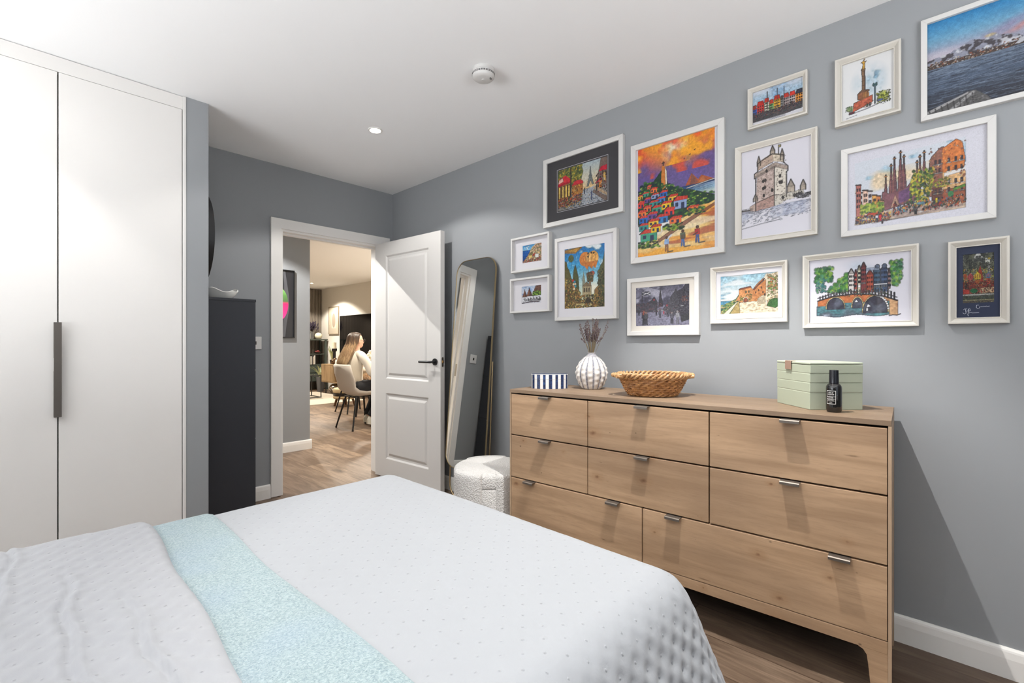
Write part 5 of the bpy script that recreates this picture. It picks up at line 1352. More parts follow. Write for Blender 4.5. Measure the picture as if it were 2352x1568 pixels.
def balloon_city(p):
    p.grad([(0, (26, 112, 176)), (.3, (70, 160, 206)), (.6, (196, 222, 220)), (1, (220, 206, 150))]); p.cloud((232, 240, 242), .52, 7, 8, 5, 7, (p.V < .55).astype(float)); p.ell(.72, .70, .2, .12, (250, 246, 226), .9, .6)
    p.poly([(0, .02), (.42, 0), (.46, .01), (.28, .10), (0, .07)], (150, 112, 56)); p.poly([(.1, .04), (.4, .0), (.3, .08)], (196, 150, 70)); p.ell(.17, .17, .07, .06, (96, 104, 62))
    for du, c in ((-.1, (214, 134, 60)), (.1, (232, 176, 96))): p.ell(.62 + du, .21, .135, .115, c)
    p.ell(.60, .20, .11, .10, (240, 190, 120), .9, .7)
    p.poly([(.45, .27), (.58, .39), (.62, .33), (.70, .385), (.72, .34), (.78, .38), (.84, .26)], (206, 130, 62)); 
    for u in (.55, .62, .70, .78): p.line([(u, .12), (u - .02, .33)], (190, 110, 50), .006, .6)
    for u, v in ((.6, .13), (.6, .18), (.68, .12), (.74, .13)): p.ell(u, v, .018, .014, (84, 60, 40))
    for u in (.56, .62, .74): p.line([(u, .37), (.62 + (u - .64) * .4, .47)], (140, 150, 150), .004)
    p.poly([(.56, .44), (.70, .42), (.74, .47), (.72, .56), (.66, .6), (.58, .57)], (112, 88, 60)); p.ell(.71, .45, .05, .03, (176, 84, 66)); p.rect(.62, .67, .58, .70, (140, 118, 92)); p.dabs(60, (.57, .72, .44, .58), [(84, 70, 50), (150, 120, 80), (70, 84, 50)], .02)
    p.poly([(0, .20), (.05, .22), (.07, .30), (.12, .36), (.17, .48), (.22, .6), (.24, 1), (0, 1)], (104, 98, 54)); p.poly([(.20, .62), (.24, .36), (.28, .28), (.32, .38), (.36, .5), (.38, .8), (.2, .85)], (88, 92, 52)); p.poly([(.86, .42), (.90, .34), (.95, .3), (1, .1), (1, 1), (.82, 1)], (92, 94, 58)); p.poly([(.76, .72), (.84, .66), (.98, .8), (1, 1), (.74, 1)], (150, 116, 66))
    p.poly([(.46, .56), (.49, .40), (.52, .56), (.54, .74), (.46, .76)], (150, 150, 128)); p.rect(.46, .68, .64, .82, (176, 160, 124)); p.poly([(.46, .65), (.56, .58), (.68, .66)], (128, 110, 84))
    for u in (.49, .55, .61): p.rect(u, u + .03, .68, .74, (96, 84, 70))
    p.dabs(700, (0, .42, .5, 1), [(190, 150, 70), (120, 84, 46), (72, 88, 50), (214, 186, 110), (96, 66, 44), (140, 110, 60)], .022, .02, lambda u, v: v > .5 + u * .6 or u < .2); p.dabs(420, (.3, 1, .80, 1), [(206, 176, 96), (120, 88, 50), (84, 92, 48), (170, 120, 60), (60, 50, 36)], .022, .016); p.dabs(220, (.84, 1, .4, 1), [(70, 84, 52), (130, 116, 70), (60, 58, 40)], .02, .02)
    for u, v, c in ((.22, .54, (186, 60, 50)), (.26, .565, (60, 140, 170)), (.235, .60, (232, 220, 190)), (.28, .60, (210, 190, 160)), (.245, .645, (206, 130, 80)), (.285, .635, (70, 150, 160)), (.25, .68, (226, 210, 170))): p.ell(u, v, .03, .022, c)
    p.ell(.60, .89, .07, .04, (70, 60, 44)); p.rect(.3, .5, .92, .96, (226, 206, 140), .7); p.grain(7)
def favela_bay(p):
    p.ink = 1.6; p.tex = .22
    p.grad([(0, (240, 150, 40)), (.25, (206, 96, 100)), (.5, (110, 90, 150)), (1, (120, 110, 170))], 0, .55)
    S = (p.V < .55).astype(float)
    p.mix(np.clip(1.15 - np.hypot((p.U - .52) / .42, (p.V - .03) / .24), 0, 1), (255, 196, 60), .95); p.mix(np.clip(1.3 - np.hypot((p.U - .50) / .16, (p.V - .06) / .12), 0, 1), (250, 236, 206))
    p.cloud((112, 96, 150), .50, 6, 4, 4, 6, S * np.clip((p.V - .08) * 8, 0, 1), .9); p.cloud((232, 90, 60), .52, 6, 14, 5, 7, S * (p.V < .3), .8); p.cloud((255, 180, 50), .55, 7, 24, 4, 7, S * (p.V < .22), .9)
    p.poly([(.62, .46), (.72, .335), (.80, .40), (.84, .37), (.98, .42), (1, .46)], (176, 96, 60)); p.poly([(.72, .335), (.80, .42), (.70, .45)], (120, 84, 80), .7); p.poly([(.78, .44), (.86, .38), (.92, .45)], (196, 124, 72), .8)
    p.grad([(0, (40, 66, 120)), (.5, (60, 120, 170)), (1, (190, 200, 170))], .435, .53, (p.V > .435 + .0 * p.U) & (p.V < .53) & (p.U > .6)); 
    for k in range(16): v = .445 + k * .0055; p.line([(.66 + (k * 37 % 11) * .02, v + .012), (1, v)], (226, 236, 240), .0035, .6)
    p.line([(.66, .455), (1, .425)], (240, 240, 236), .006)
    p.poly([(0, .42), (.10, .33), (.22, .33), (.30, .27), (.36, .22), (.42, .38), (.55, .44), (.70, .47), (1, .56), (1, .66), (.7, .7), (0, .7)], (40, 70, 50)); p.poly([(.325, .33), (.335, .21), (.36, .205), (.395, .26), (.405, .40), (.34, .42)], (206, 130, 60)); p.poly([(.375, .215), (.40, .26), (.41, .42), (.388, .42)], (240, 226, 200)); p.line([(.355, .205), (.355, .175)], (60, 50, 60), .006); p.line([(.34, .185), (.37, .185)], (60, 50, 60), .005)
    up = lambda u: np.interp(u, [0, .1, .3, .42, .55, .7, 1], [.38, .32, .34, .38, .43, .48, .54])
    p.dabs(420, (0, 1, .32, .66), [(34, 66, 52), (70, 120, 56), (24, 50, 60), (40, 90, 50)], .03, .014, lambda u, v: v > up(u)); p.dabs(190, (0, 1, .32, .62), [(146, 186, 70), (196, 216, 110), (110, 160, 60)], .018, .008, lambda u, v: v > up(u))
    p.poly([(0, .98), (.0, .9), (.3, .86), (.62, .70), (1, .60), (1, 1), (0, 1)], (236, 196, 120)); G = ((p.V > .62).astype(float)) * np.clip((p.V - (.93 - p.U * .36)) * 14 + .5, 0, 1)
    p.mix(G, (238, 200, 128)); p.cloud((236, 160, 60), .5, 8, 30, 2, 16, G, .8); p.cloud((176, 90, 60), .60, 9, 31, 2, 20, G, .8); p.cloud((246, 232, 196), .56, 8, 33, 2, 12, G, .8); p.poly([(.28, .86), (.6, .74), (1, .62), (1, .645), (.6, .78), (.3, .885)], (110, 60, 50), .7); p.poly([(0, .985), (.3, .94), (.7, .955), (1, .97), (1, 1), (0, 1)], (240, 170, 50), .7)
    hs = [(.13, .385, .06, .025), (.18, .43, .09, .035), (.06, .45, .09, .03), (.0, .465, .07, .03), (.19, .485, .11, .035), (.31, .485, .10, .04), (.09, .51, .09, .035), (0, .545, .09, .045), (.26, .53, .12, .035), (.16, .555, .12, .04), (.42, .545, .12, .045), (.08, .59, .11, .04), (.0, .63, .12, .045), (.20, .62, .14, .05), (.33, .60, .13, .05), (.49, .62, .17, .075), (.02, .69, .12, .05), (.14, .67, .13, .05), (.37, .66, .13, .05), (.26, .715, .16, .055), (.02, .76, .13, .05), (.15, .735, .14, .05), (.44, .74, .15, .045), (.66, .655, .14, .03), (.04, .86, .23, .075), (.19, .79, .13, .05)]
    cw_ = [(60, 130, 190), (232, 120, 70), (240, 200, 50), (120, 80, 150), (60, 150, 140), (236, 130, 60), (150, 170, 210), (222, 70, 60), (240, 200, 70), (70, 160, 130), (40, 110, 190)]
    for k, (u, v, w, h) in enumerate(hs): p.house(u, v, w, h, cw_[(k * 4 + 1) % 11], (206, 62, 48), (50, 60, 96))
    p.dabs(70, (.36, .62, .74, .80), [(70, 110, 40), (150, 180, 60), (30, 60, 40)], .025, .010); p.dabs(80, (0, .3, .86, .92), [(60, 110, 40), (170, 190, 70), (30, 50, 40)], .025, .010); p.dabs(60, (.62, .88, .64, .69), [(40, 90, 60), (130, 170, 60), (30, 60, 60)], .025, .009)
    p.figure(.40, .975, .135, (150, 180, 220), (150, 100, 66)); p.line([(.42, .86), (.46, .835)], (220, 220, 226), .012); p.figure(.61, .95, .145, (100, 110, 90), (70, 110, 170)); p.rect(.585, .64, .85, .885, (90, 76, 60)); p.figure(.79, .935, .145, (176, 50, 50), (60, 90, 150)); p.line([(.74, .865), (.79, .85)], (80, 56, 40), .006)
    for u, v in ((.41, .981), (.63, .955), (.81, .938)): p.line([(u, v), (u + .07, v - .004)], (60, 50, 50), .006, .8)
    for u, v in ((.76, .145), (.70, .175), (.63, .20)): p.line([(u - .010, v - .005), (u, v), (u + .004, v - .010)], (60, 56, 90), .0022)
    p.grain(5)
def stone_tower(p):
    p.fill((222, 220, 228)); ink = (70, 62, 60)
    p.poly([(.22, .64), (.24, .30), (.49, .22), (.49, .67), (.22, .70)], (196, 176, 168)); p.poly([(.49, .22), (.66, .28), (.66, .60), (.60, .66), (.49, .67)], (222, 214, 202)); p.poly([(.22, .61), (.49, .55), (.49, .68), (.22, .70)], (178, 146, 136)); p.poly([(.49, .57), (.60, .57), (.60, .66), (.49, .68)], (212, 206, 194))
    p.poly([(.60, .57), (.75, .56), (.88, .55), (.90, .60), (.75, .63), (.60, .64)], (216, 208, 196)); p.poly([(.13, .64), (.22, .61), (.22, .70), (.13, .69)], (190, 168, 156))
    p.poly([(.20, .28), (.50, .20), (.68, .27), (.68, .31), (.50, .25), (.20, .33)], (176, 160, 150)); p.poly([(.25, .16), (.46, .09), (.62, .13), (.63, .22), (.48, .185), (.25, .25)], (190, 168, 152)); p.poly([(.46, .09), (.62, .13), (.63, .22), (.48, .185)], (214, 200, 180))
    for u, v, h, w in ((.265, .20, .11, .022), (.465, .11, .10, .03), (.60, .19, .12, .025), (.72, .56, .14, .05), (.885, .56, .11, .035), (.215, .59, .08, .03)):
        p.rect(u - w, u + w, v - h * .45, v, (176, 164, 150)); p.poly([(u - w, v - h * .45), (u, v - h), (u + w, v - h * .45)], (150, 140, 130)); p.line([(u - w, v), (u - w, v - h * .45), (u, v - h), (u + w, v - h * .45), (u + w, v)], ink, .0035, .8)
    p.line([(.55, .02), (.55, .12)], ink, .003); p.rect(.55, .585, .02, .045, (150, 140, 96))
    p.line([(.22, .70), (.22, .33), (.20, .33), (.20, .28), (.25, .26), (.25, .17), (.46, .10), (.62, .14), (.62, .22), (.68, .27), (.68, .32), (.66, .33), (.66, .6)], ink, .004, .8); p.line([(.49, .25), (.49, .67)], ink, .004, .7); p.line([(.22, .61), (.49, .555), (.6, .57)], ink, .003, .7)
    for u, v in ((.33, .38), (.36, .375), (.33, .46), (.355, .455), (.34, .54), (.38, .275), (.57, .36), (.57, .43), (.595, .43), (.46, .50), (.61, .60), (.77, .60), (.80, .597), (.83, .594), (.86, .59)): p.ell(u, v, .014, .018, (52, 46, 46), .9)
    for k in range(26): u = .20 + k * .0125; p.line([(u, .315 - k * .0032), (u, .335 - k * .0032)], ink, .003, .6)
    p.dabs(500, (.22, .66, .14, .68), [(140, 120, 112), (230, 220, 208), (120, 100, 92)], .008, .005, lambda u, v: (u > .25 or v > .3), a=.5); p.dabs(160, (.6, .9, .55, .64), [(120, 110, 104), (236, 230, 220)], .008, .006, a=.5)
    for k in range(12): u = .02 + k * .013; p.line([(u, .66), (u, .71)], ink, .003, .7)
    p.line([(0, .675), (.14, .68)], ink, .004)
    for k in range(260): u = p.r.uniform(0, 1); v = .70 + p.r.random() ** 1.5 * .16 - u * .03; L = p.r.uniform(.01, .05); p.line([(u, v), (u + L, v - .004)], [(110, 120, 150), (150, 160, 184), (90, 96, 116)][k % 3], .0025, .55)
    p.cloud((150, 160, 186), .45, 4, 6, 6, 8, ((p.V > .69 - p.U * .03) & (p.V < .80)).astype(float), .5); p.line([(.0, .88), (.3, .85), (.6, .83)], (100, 100, 110), .003, .5); p.dabs(60, (.8, 1, .59, .64), [(60, 60, 66), (100, 96, 100)], .02, .006)
def canal_port(p):
    p.fill((228, 228, 236)); p.grad([(0, (222, 226, 236)), (.5, (170, 196, 216)), (1, (206, 216, 224))], 0, .5); p.cloud((130, 170, 206), .5, 5, 3, 4, 3, (p.V < .4).astype(float), .7)
    hs = [(0, .09, .30, (70, 110, 190), (160, 60, 50)), (.09, .15, .42, (196, 62, 56), (200, 50, 40)), (.24, .10, .48, (226, 220, 200), (206, 60, 44)), (.34, .09, .34, (120, 170, 110), (190, 66, 50)), (.43, .13, .46, (232, 180, 60), (200, 62, 46)), (.56, .06, .36, (150, 150, 150), (90, 84, 84)), (.62, .11, .42, (176, 160, 160), (200, 66, 52)), (.73, .12, .42, (190, 180, 180), (206, 60, 46)), (.85, .15, .42, (236, 160, 60), (60, 66, 84))]
    for u, w, h, c, r in hs:
        p.rect(u, u + w, .70 - h * .62, .70, c); p.poly([(u, .70 - h * .62), (u + w * .15, .70 - h * .62 - .12), (u + w * .85, .70 - h * .62 - .12), (u + w, .70 - h * .62)], r)
        for i in range(3):
            for j in range(3): p.rect(u + w * (.15 + .28 * i), u + w * (.15 + .28 * i) + w * .12, .72 - h * .62 + .075 * j, .72 - h * .62 + .075 * j + .035, (60, 56, 62))
    for u in (.30, .50, .63): p.line([(u, .1), (u, .62)], (90, 80, 80), .004)
    p.rect(0, 1, .66, .80, (84, 78, 82)); p.dabs(420, (0, 1, .60, .80), [(230, 230, 236), (60, 54, 60), (150, 60, 60), (40, 60, 90), (180, 150, 120), (220, 200, 190)], .012, .012); p.poly([(0, .78), (1, .76), (1, .84), (.6, .9), (0, .92)], (88, 84, 88)); p.dabs(120, (0, 1, .77, .86), [(60, 60, 66), (120, 90, 90), (80, 100, 96)], .03, .008); p.mix(np.clip((p.V - .87) * 30, 0, 1), (226, 225, 230)); p.grain(4)
def monument_column(p):
    p.fill((234, 234, 234)); sky = np.clip(1.1 - np.hypot((p.U - .55) / .36, (p.V - .42) / .32), 0, 1); p.mix(sky * np.clip(p.noise(5, 5, 3) * 2.2 - .5, 0, 1), (150, 184, 204), .8); p.cloud((96, 150, 184), .6, 8, 8, 6, 6, sky, .7)
    p.ell(.80, .72, .10, .09, (176, 184, 80), .9, .5); p.ell(.74, .77, .07, .06, (104, 124, 60), .85, .5); p.ell(.16, .80, .08, .05, (120, 150, 96), .8, .5); p.dabs(120, (.68, .92, .64, .84), [(190, 190, 70), (96, 110, 50), (150, 160, 70)], .016); p.dabs(60, (.08, .3, .76, .86), [(90, 130, 80), (150, 160, 110)], .014)
    p.poly([(.22, .87), (.24, .72), (.60, .66), (.60, .78), (.40, .83)], (196, 104, 78)); p.dabs(90, (.24, .6, .72, .84), [(226, 140, 110), (150, 70, 56)], .016, .008, a=.7); p.poly([(.32, .68), (.32, .58), (.36, .55), (.52, .55), (.53, .64), (.53, .68), (.40, .71)], (146, 98, 70)); p.poly([(.30, .60), (.40, .53), (.54, .555), (.54, .58), (.40, .57)], (120, 88, 70))
    for k in range(5): p.line([(.42 + k * .024, .575), (.42 + k * .024, .67)], (230, 170, 100), .005)
    p.poly([(.405, .54), (.395, .20), (.455, .20), (.462, .54)], (150, 118, 90)); p.poly([(.435, .2), (.455, .2), (.462, .54), (.44, .54)], (120, 92, 72)); 
    for v in (.22, .30, .38, .46): p.line([(.395, v), (.46, v)], (96, 76, 62), .004)
    p.rect(.385, .465, .175, .20, (120, 96, 70)); p.poly([(.40, .175), (.42, .10), (.40, .07), (.36, .06), (.41, .055), (.43, .03), (.45, .06), (.49, .055), (.455, .08), (.45, .175)], (206, 160, 70)); p.line([(.44, .03), (.45, .0)], (200, 160, 80), .006)
    p.line([(.645, .82), (.645, .50)], (60, 90, 100), .008); p.ell(.62, .50, .018, .03, (70, 110, 110)); p.ell(.67, .50, .018, .03, (70, 110, 110)); p.figure(.50, .85, .07, (60, 110, 80), (60, 90, 80)); p.figure(.55, .845, .07, (90, 100, 100), (70, 80, 90)); p.ell(.74, .785, .06, .016, (90, 100, 150)); p.ell(.2, .88, .06, .02, (110, 60, 70)); p.line([(.15, .90), (.5, .87), (.8, .82)], (120, 110, 130), .006, .6); p.line([(.1, .955), (.16, .95), (.3, .935)], (150, 150, 160), .003, .7); p.line([(.78, .86), (.84, .85)], (150, 150, 160), .003, .7)
def fjord_photo(p):
    p.ink = .6; p.tex = .15
    p.grad([(0, (52, 136, 190)), (.45, (120, 170, 200)), (.8, (176, 170, 186)), (1, (196, 176, 184))], 0, .46)
    t_ = (p.U * .5 - p.V * 1.2); S = (p.V < .46).astype(float)
    p.mix(S * np.clip(1 - np.abs((p.V - (.44 - (p.U - .45) * .55)) / .05), 0, 1) * (p.U > .45), (214, 130, 120), .8); p.mix(S * np.clip(1 - np.abs((p.V - (.34 - (p.U - .45) * .45)) / .08), 0, 1) * (p.U > .4) * p.noise(5, 8, 3), (150, 130, 160), .9); p.cloud((150, 160, 180), .52, 5, 9, 3, 9, S * (p.V > .2), .6); p.ell(.1, .38, .25, .08, (214, 206, 216), .6, .8)
    pk = np.interp(p.U, [0, .06, .14, .24, .33, .42, .47, .52, .62, .68], [.42, .39, .395, .36, .32, .345, .31, .35, .38, .44]) + .03 * (p.noise(24, 2, 5) - .5)
    mt = (p.V > pk) & (p.V < .50) & (p.U < .68); p.mix(mt, (150, 152, 166)); p.cloud((72, 66, 70), .5, 14, 7, 22, 22, mt.astype(float), .85); p.cloud((224, 224, 230), .52, 10, 17, 16, 16, mt.astype(float), .8); p.ell(.46, .325, .05, .02, (196, 176, 130), .7, .5)
    p.rect(0, .7, .465, .51, (84, 70, 64)); p.dabs(260, (0, .66, .44, .51), [(70, 56, 52), (150, 90, 66), (206, 206, 206), (96, 88, 84), (190, 170, 150)], .008, .008)
    w_ = (p.V > .505 + (0 * p.U)); p.grad([(0, (110, 124, 142)), (.4, (84, 98, 118)), (1, (44, 44, 52))], .505, 1.0, w_)
    for k in range(420): 
        v = .515 + p.r.random() ** 1.4 * .48; u = p.r.uniform(-.05, 1); L = p.r.uniform(.03, .16) * (.4 + v); cc = [(150, 164, 184), (40, 44, 56), (52, 58, 72), (120, 134, 156)][k % 4]
        p.line([(u, v), (u + L / 2, v + .006), (u + L, v + .001)], cc, .0032, .42)
    p.poly([(.62, .49), (.66, .45), (.72, .415), (.80, .40), (.86, .36), (.92, .37), (1, .33), (1, .43), (.8, .46), (.66, .50)], (190, 190, 196)); p.poly([(.74, .40), (.86, .36), (.84, .39)], (150, 50, 46)); p.poly([(.90, .385), (1, .32), (1, .36)], (160, 54, 48)); p.poly([(.64, .50), (.8, .455), (1, .415), (1, .45), (.8, .48)], (64, 56, 56)); p.dabs(50, (.7, 1, .38, .44), [(80, 80, 88), (230, 230, 234)], .008, .006); p.line([(.95, .5), (.955, .44)], (60, 120, 90), .008)
    p.poly([(0, .965), (.26, .86), (.30, .84), (.36, .845), (.44, .93), (.48, 1), (0, 1)], (96, 94, 94)); p.poly([(0, .95), (.27, .855), (.31, .84), (.31, .86), (0, .985)], (168, 166, 166)); p.line([(.17, 1), (.34, .86)], (170, 168, 168), .014); 
    for k in range(8): p.line([(.03 + k * .045, .99), (.02 + k * .045, .95 - k * .012)], (56, 54, 56), .004, .8)
    p.dabs(120, (.22, .46, .88, 1), [(70, 70, 70), (130, 128, 128)], .01, .008, lambda u, v: v > .86 + abs(u - .32) * .6, a=.6); p.grain(5)
def church_avenue(p):
    # watercolour on white paper, picture area u .08-.86, v .1-.92
    p.fill((224, 223, 232)); inside = (p.U > .06) & (p.U < .86) & (p.V > .14 - p.U * .05) & (p.V < .9)
    S = inside & (p.V < .55); p.mix(S, (216, 224, 232), .7); p.cloud((110, 168, 200), .52, 6, 3, 6, 5, (S & (p.V < .38)).astype(float) * (p.U > .1), .9); p.cloud((236, 206, 160), .52, 5, 6, 4, 5, (S & (p.V > .28)).astype(float), .7)
    p.poly([(.07, .82), (.86, .76), (.86, .90), (.12, .93), (.06, .93)], (206, 184, 164)); p.poly([(.3, .84), (.6, .76), (.86, .80), (.84, .88), (.4, .92)], (176, 156, 150), .7)
    def spire(u, top, base, w):
        p.poly([(u - w, base), (u - w * .75, (top + base) / 2 + .04), (u - w * .15, top + .06), (u + w * .15, top + .06), (u + w * .75, (top + base) / 2 + .04), (u + w, base)], (146, 96, 96)); p.poly([(u, top + .06), (u + w * .75, (top + base) / 2 + .04), (u + w, base), (u, base)], (112, 76, 88), .8)
        p.line([(u, top), (u, top + .1)], (80, 60, 60), .004); p.line([(u - .007, top + .02), (u + .007, top + .02)], (190, 130, 80), .005)
        for k in range(6): p.line([(u - w * .6, base - .05 * k - .03), (u + w * .6, base - .05 * k - .04)], (190, 150, 130), .002, .6)
    for a in ((.305, .36, .72, .016), (.345, .24, .70, .018), (.37, .16, .70, .020), (.44, .16, .66, .02), (.415, .10, .66, .022), (.535, .26, .60, .014), (.555, .20, .58, .014), (.585, .16, .5, .013)): spire(*a)
    p.poly([(.27, .70), (.28, .56), (.33, .60), (.46, .56), (.50, .48), (.56, .46), (.56, .72), (.3, .80)], (136, 92, 100)); p.poly([(.40, .60), (.48, .56), (.5, .70), (.4, .74)], (110, 80, 130), .7); p.poly([(.34, .78), (.375, .62), (.41, .76)], (190, 150, 130)); p.poly([(.36, .78), (.375, .70), (.392, .77)], (90, 50, 56))
    for u0, u1, v0, c in ((.07, .125, .52, (222, 218, 216)), (.07, .11, .42, (190, 120, 110)), (.125, .165, .50, (226, 190, 170)), (.165, .20, .52, (214, 208, 210)), (.20, .235, .58, (226, 170, 90)), (.235, .265, .60, (206, 130, 80)), (.265, .29, .66, (214, 160, 130))):
        p.rect(u0, u1, v0, .84, c); p.line([(u0, v0), (u1, v0 + .01)], (80, 60, 60), .004)
        for k in range(4): p.rect(u0 + .008, u0 + .018, v0 + .05 + k * .07, v0 + .085 + k * .07, (70, 66, 80)); p.rect(u1 - .018, u1 - .008, v0 + .05 + k * .07, v0 + .085 + k * .07, (90, 70, 76))
    p.dabs(140, (.11, .29, .68, .80), [(150, 176, 70), (96, 130, 60), (190, 196, 90)], .014, .02); p.poly([(.08, .84), (.13, .81), (.14, .85)], (226, 180, 70)); p.poly([(.15, .84), (.17, .80), (.24, .81), (.25, .85)], (200, 76, 50))
    p.dabs(420, (.07, .34, .83, .92), [(60, 56, 80), (196, 90, 60), (226, 206, 180), (70, 90, 130), (230, 190, 70), (110, 60, 60)], .007, .012)
    p.poly([(.62, .30), (.64, .24), (.70, .16), (.72, .16), (.73, .7), (.62, .72)], (150, 104, 90)); p.poly([(.71, .18), (.80, .10), (.84, .14), (.86, .34), (.85, .44), (.71, .46)], (214, 130, 70)); p.rect(.71, .86, .46, .80, (222, 180, 130)); p.poly([(.72, .47), (.86, .44), (.86, .48), (.72, .51)], (232, 228, 226)); p.rect(.64, .71, .62, .84, (112, 70, 62)); p.rect(.71, .86, .66, .84, (160, 96, 70))
    for u in (.655, .685, .745, .79, .83):
        for v in (.30, .40, .55, .64): p.rect(u, u + .014, v, v + .05, (66, 60, 70)); p.line([(u - .006, v + .055), (u + .022, v + .055)], (236, 232, 230), .004)
    p.dabs(130, (.62, .86, .14, .7), [(236, 180, 120), (140, 80, 70), (236, 230, 226), (190, 90, 50)], .008, .014, a=.7); p.poly([(.78, .66), (.86, .63), (.86, .66), (.78, .69)], (96, 140, 60)); p.ell(.765, .72, .02, .035, (70, 140, 90))
    p.line([(.60, .86), (.61, .66), (.585, .52)], (90, 70, 60), .007); p.line([(.61, .62), (.66, .50)], (90, 70, 60), .004)
    p.dabs(330, (.46, .66, .38, .80), [(120, 150, 60), (190, 190, 70), (70, 100, 56), (214, 186, 80), (60, 84, 66)], .013, .022, lambda u, v: abs(u - .57 + (v - .5) * .12) < .075); p.dabs(60, (.60, .76, .52, .62), [(190, 180, 70), (110, 120, 60)], .010, .014)
    p.dabs(330, (.36, .86, .74, .87), [(50, 50, 66), (214, 130, 80), (230, 214, 190), (90, 110, 140), (180, 60, 50), (60, 90, 70)], .006, .014); p.ell(.56, .775, .03, .018, (96, 130, 146)); p.figure(.235, .925, .10, (220, 220, 226), (40, 60, 110)); p.figure(.262, .925, .10, (206, 40, 50), (206, 50, 60)); p.figure(.525, .90, .09, (80, 76, 80), (40, 40, 50)); p.ell(.56, .875, .02, .010, (206, 200, 196)); p.figure(.67, .80, .07, (230, 206, 50), (200, 180, 60)); p.figure(.40, .83, .07, (110, 140, 176), (90, 110, 140)); p.figure(.44, .85, .08, (206, 150, 70), (90, 140, 140))
    p.line([(.2, .935), (.55, .90), (.84, .86)], (160, 140, 130), .003, .6); p.grain(4)
def grey_street(p):
    p.grad([(0, (96, 94, 112)), (.5, (150, 148, 168)), (1, (130, 128, 150))], 0, .6); p.cloud((70, 68, 88), .5, 6, 3, 5, 6, (p.V < .5).astype(float), .9); p.cloud((196, 194, 210), .56, 8, 13, 5, 6, (p.V < .5).astype(float), .8)
    p.poly([(0, .62), (1, .62), (1, 1), (0, 1)], (140, 138, 158)); p.dabs(420, (0, 1, .62, 1), [(176, 174, 196), (100, 98, 116), (200, 198, 216)], .016, .008, a=.7)
    dk = (62, 62, 72)
    p.line([(.125, .36), (.125, .12)], (50, 50, 60), .006); p.poly([(.13, .12), (.28, .12), (.29, .20), (.13, .22)], (70, 74, 96)); p.line([(.13, .13), (.28, .195)], (236, 236, 242), .009); p.line([(.13, .205), (.28, .13)], (236, 236, 242), .009)
    p.poly([(.44, .52), (.455, .28), (.475, .06), (.495, .28), (.52, .38), (.53, .52)], (52, 50, 62)); p.poly([(.22, .55), (.22, .40), (.30, .36), (.33, .30), (.36, .26), (.38, .30), (.42, .40), (.42, .56)], dk); p.ell(.355, .34, .018, .02, (190, 70, 90)); p.poly([(0, .60), (0, .42), (.12, .40), (.28, .42), (.4, .5), (.42, .64), (0, .64)], (78, 76, 88))
    p.poly([(.52, .60), (.60, .42), (.64, .42), (.66, .30), (.70, .22), (.73, .18), (.76, .08), (.78, .16), (.88, .10), (.93, .0), (1, 0), (1, .80), (.66, .72)], (76, 74, 84)); p.dabs(700, (.55, 1, .1, .78), [(120, 118, 130), (50, 48, 58), (150, 148, 160), (96, 92, 100)], .008, .012, lambda u, v: v > .55 - (u - .55) * 1.2); p.dabs(26, (.86, .98, .28, .42), [(176, 110, 90), (190, 130, 110)], .010, .012); p.rect(.84, .90, .52, .535, (226, 226, 230)); p.ell(.60, .5, .02, .03, (150, 70, 84)); p.dabs(30, (.5, .9, .5, .7), [(230, 230, 236), (180, 80, 90)], .006, .008)
    p.dabs(240, (.0, .5, .42, .66), [(110, 108, 122), (54, 52, 62), (140, 80, 90)], .010, .014, a=.8); p.poly([(.84, .76), (1, .70), (1, .86), (.86, .92)], (70, 70, 74))
    for a in ((.16, .98, .38, (60, 60, 70), (58, 56, 64), (150, 96, 90)), (.20, .97, .34, (84, 84, 92), (66, 64, 72), (150, 120, 110)), (.35, .72, .12, (110, 110, 126), (150, 148, 166), (190, 170, 170)), (.40, .74, .16, (60, 60, 70), (60, 60, 70), (120, 110, 110)), (.47, .80, .22, (90, 90, 104), (70, 68, 80), (120, 100, 100)), (.54, .72, .10, (206, 50, 70), (196, 46, 66), (160, 110, 110)), (.61, .78, .20, (80, 78, 90), (60, 58, 70), (120, 110, 110)), (.69, .96, .30, (96, 94, 106), (70, 70, 80), (150, 140, 140)), (.79, .97, .34, (150, 150, 156), (120, 120, 128), (160, 154, 156)), (.06, .72, .16, (60, 60, 70), (60, 60, 70), (150, 150, 160))): p.figure(*a)
    p.rect(.135, .165, .62, .72, (150, 80, 70)); p.grain(8)
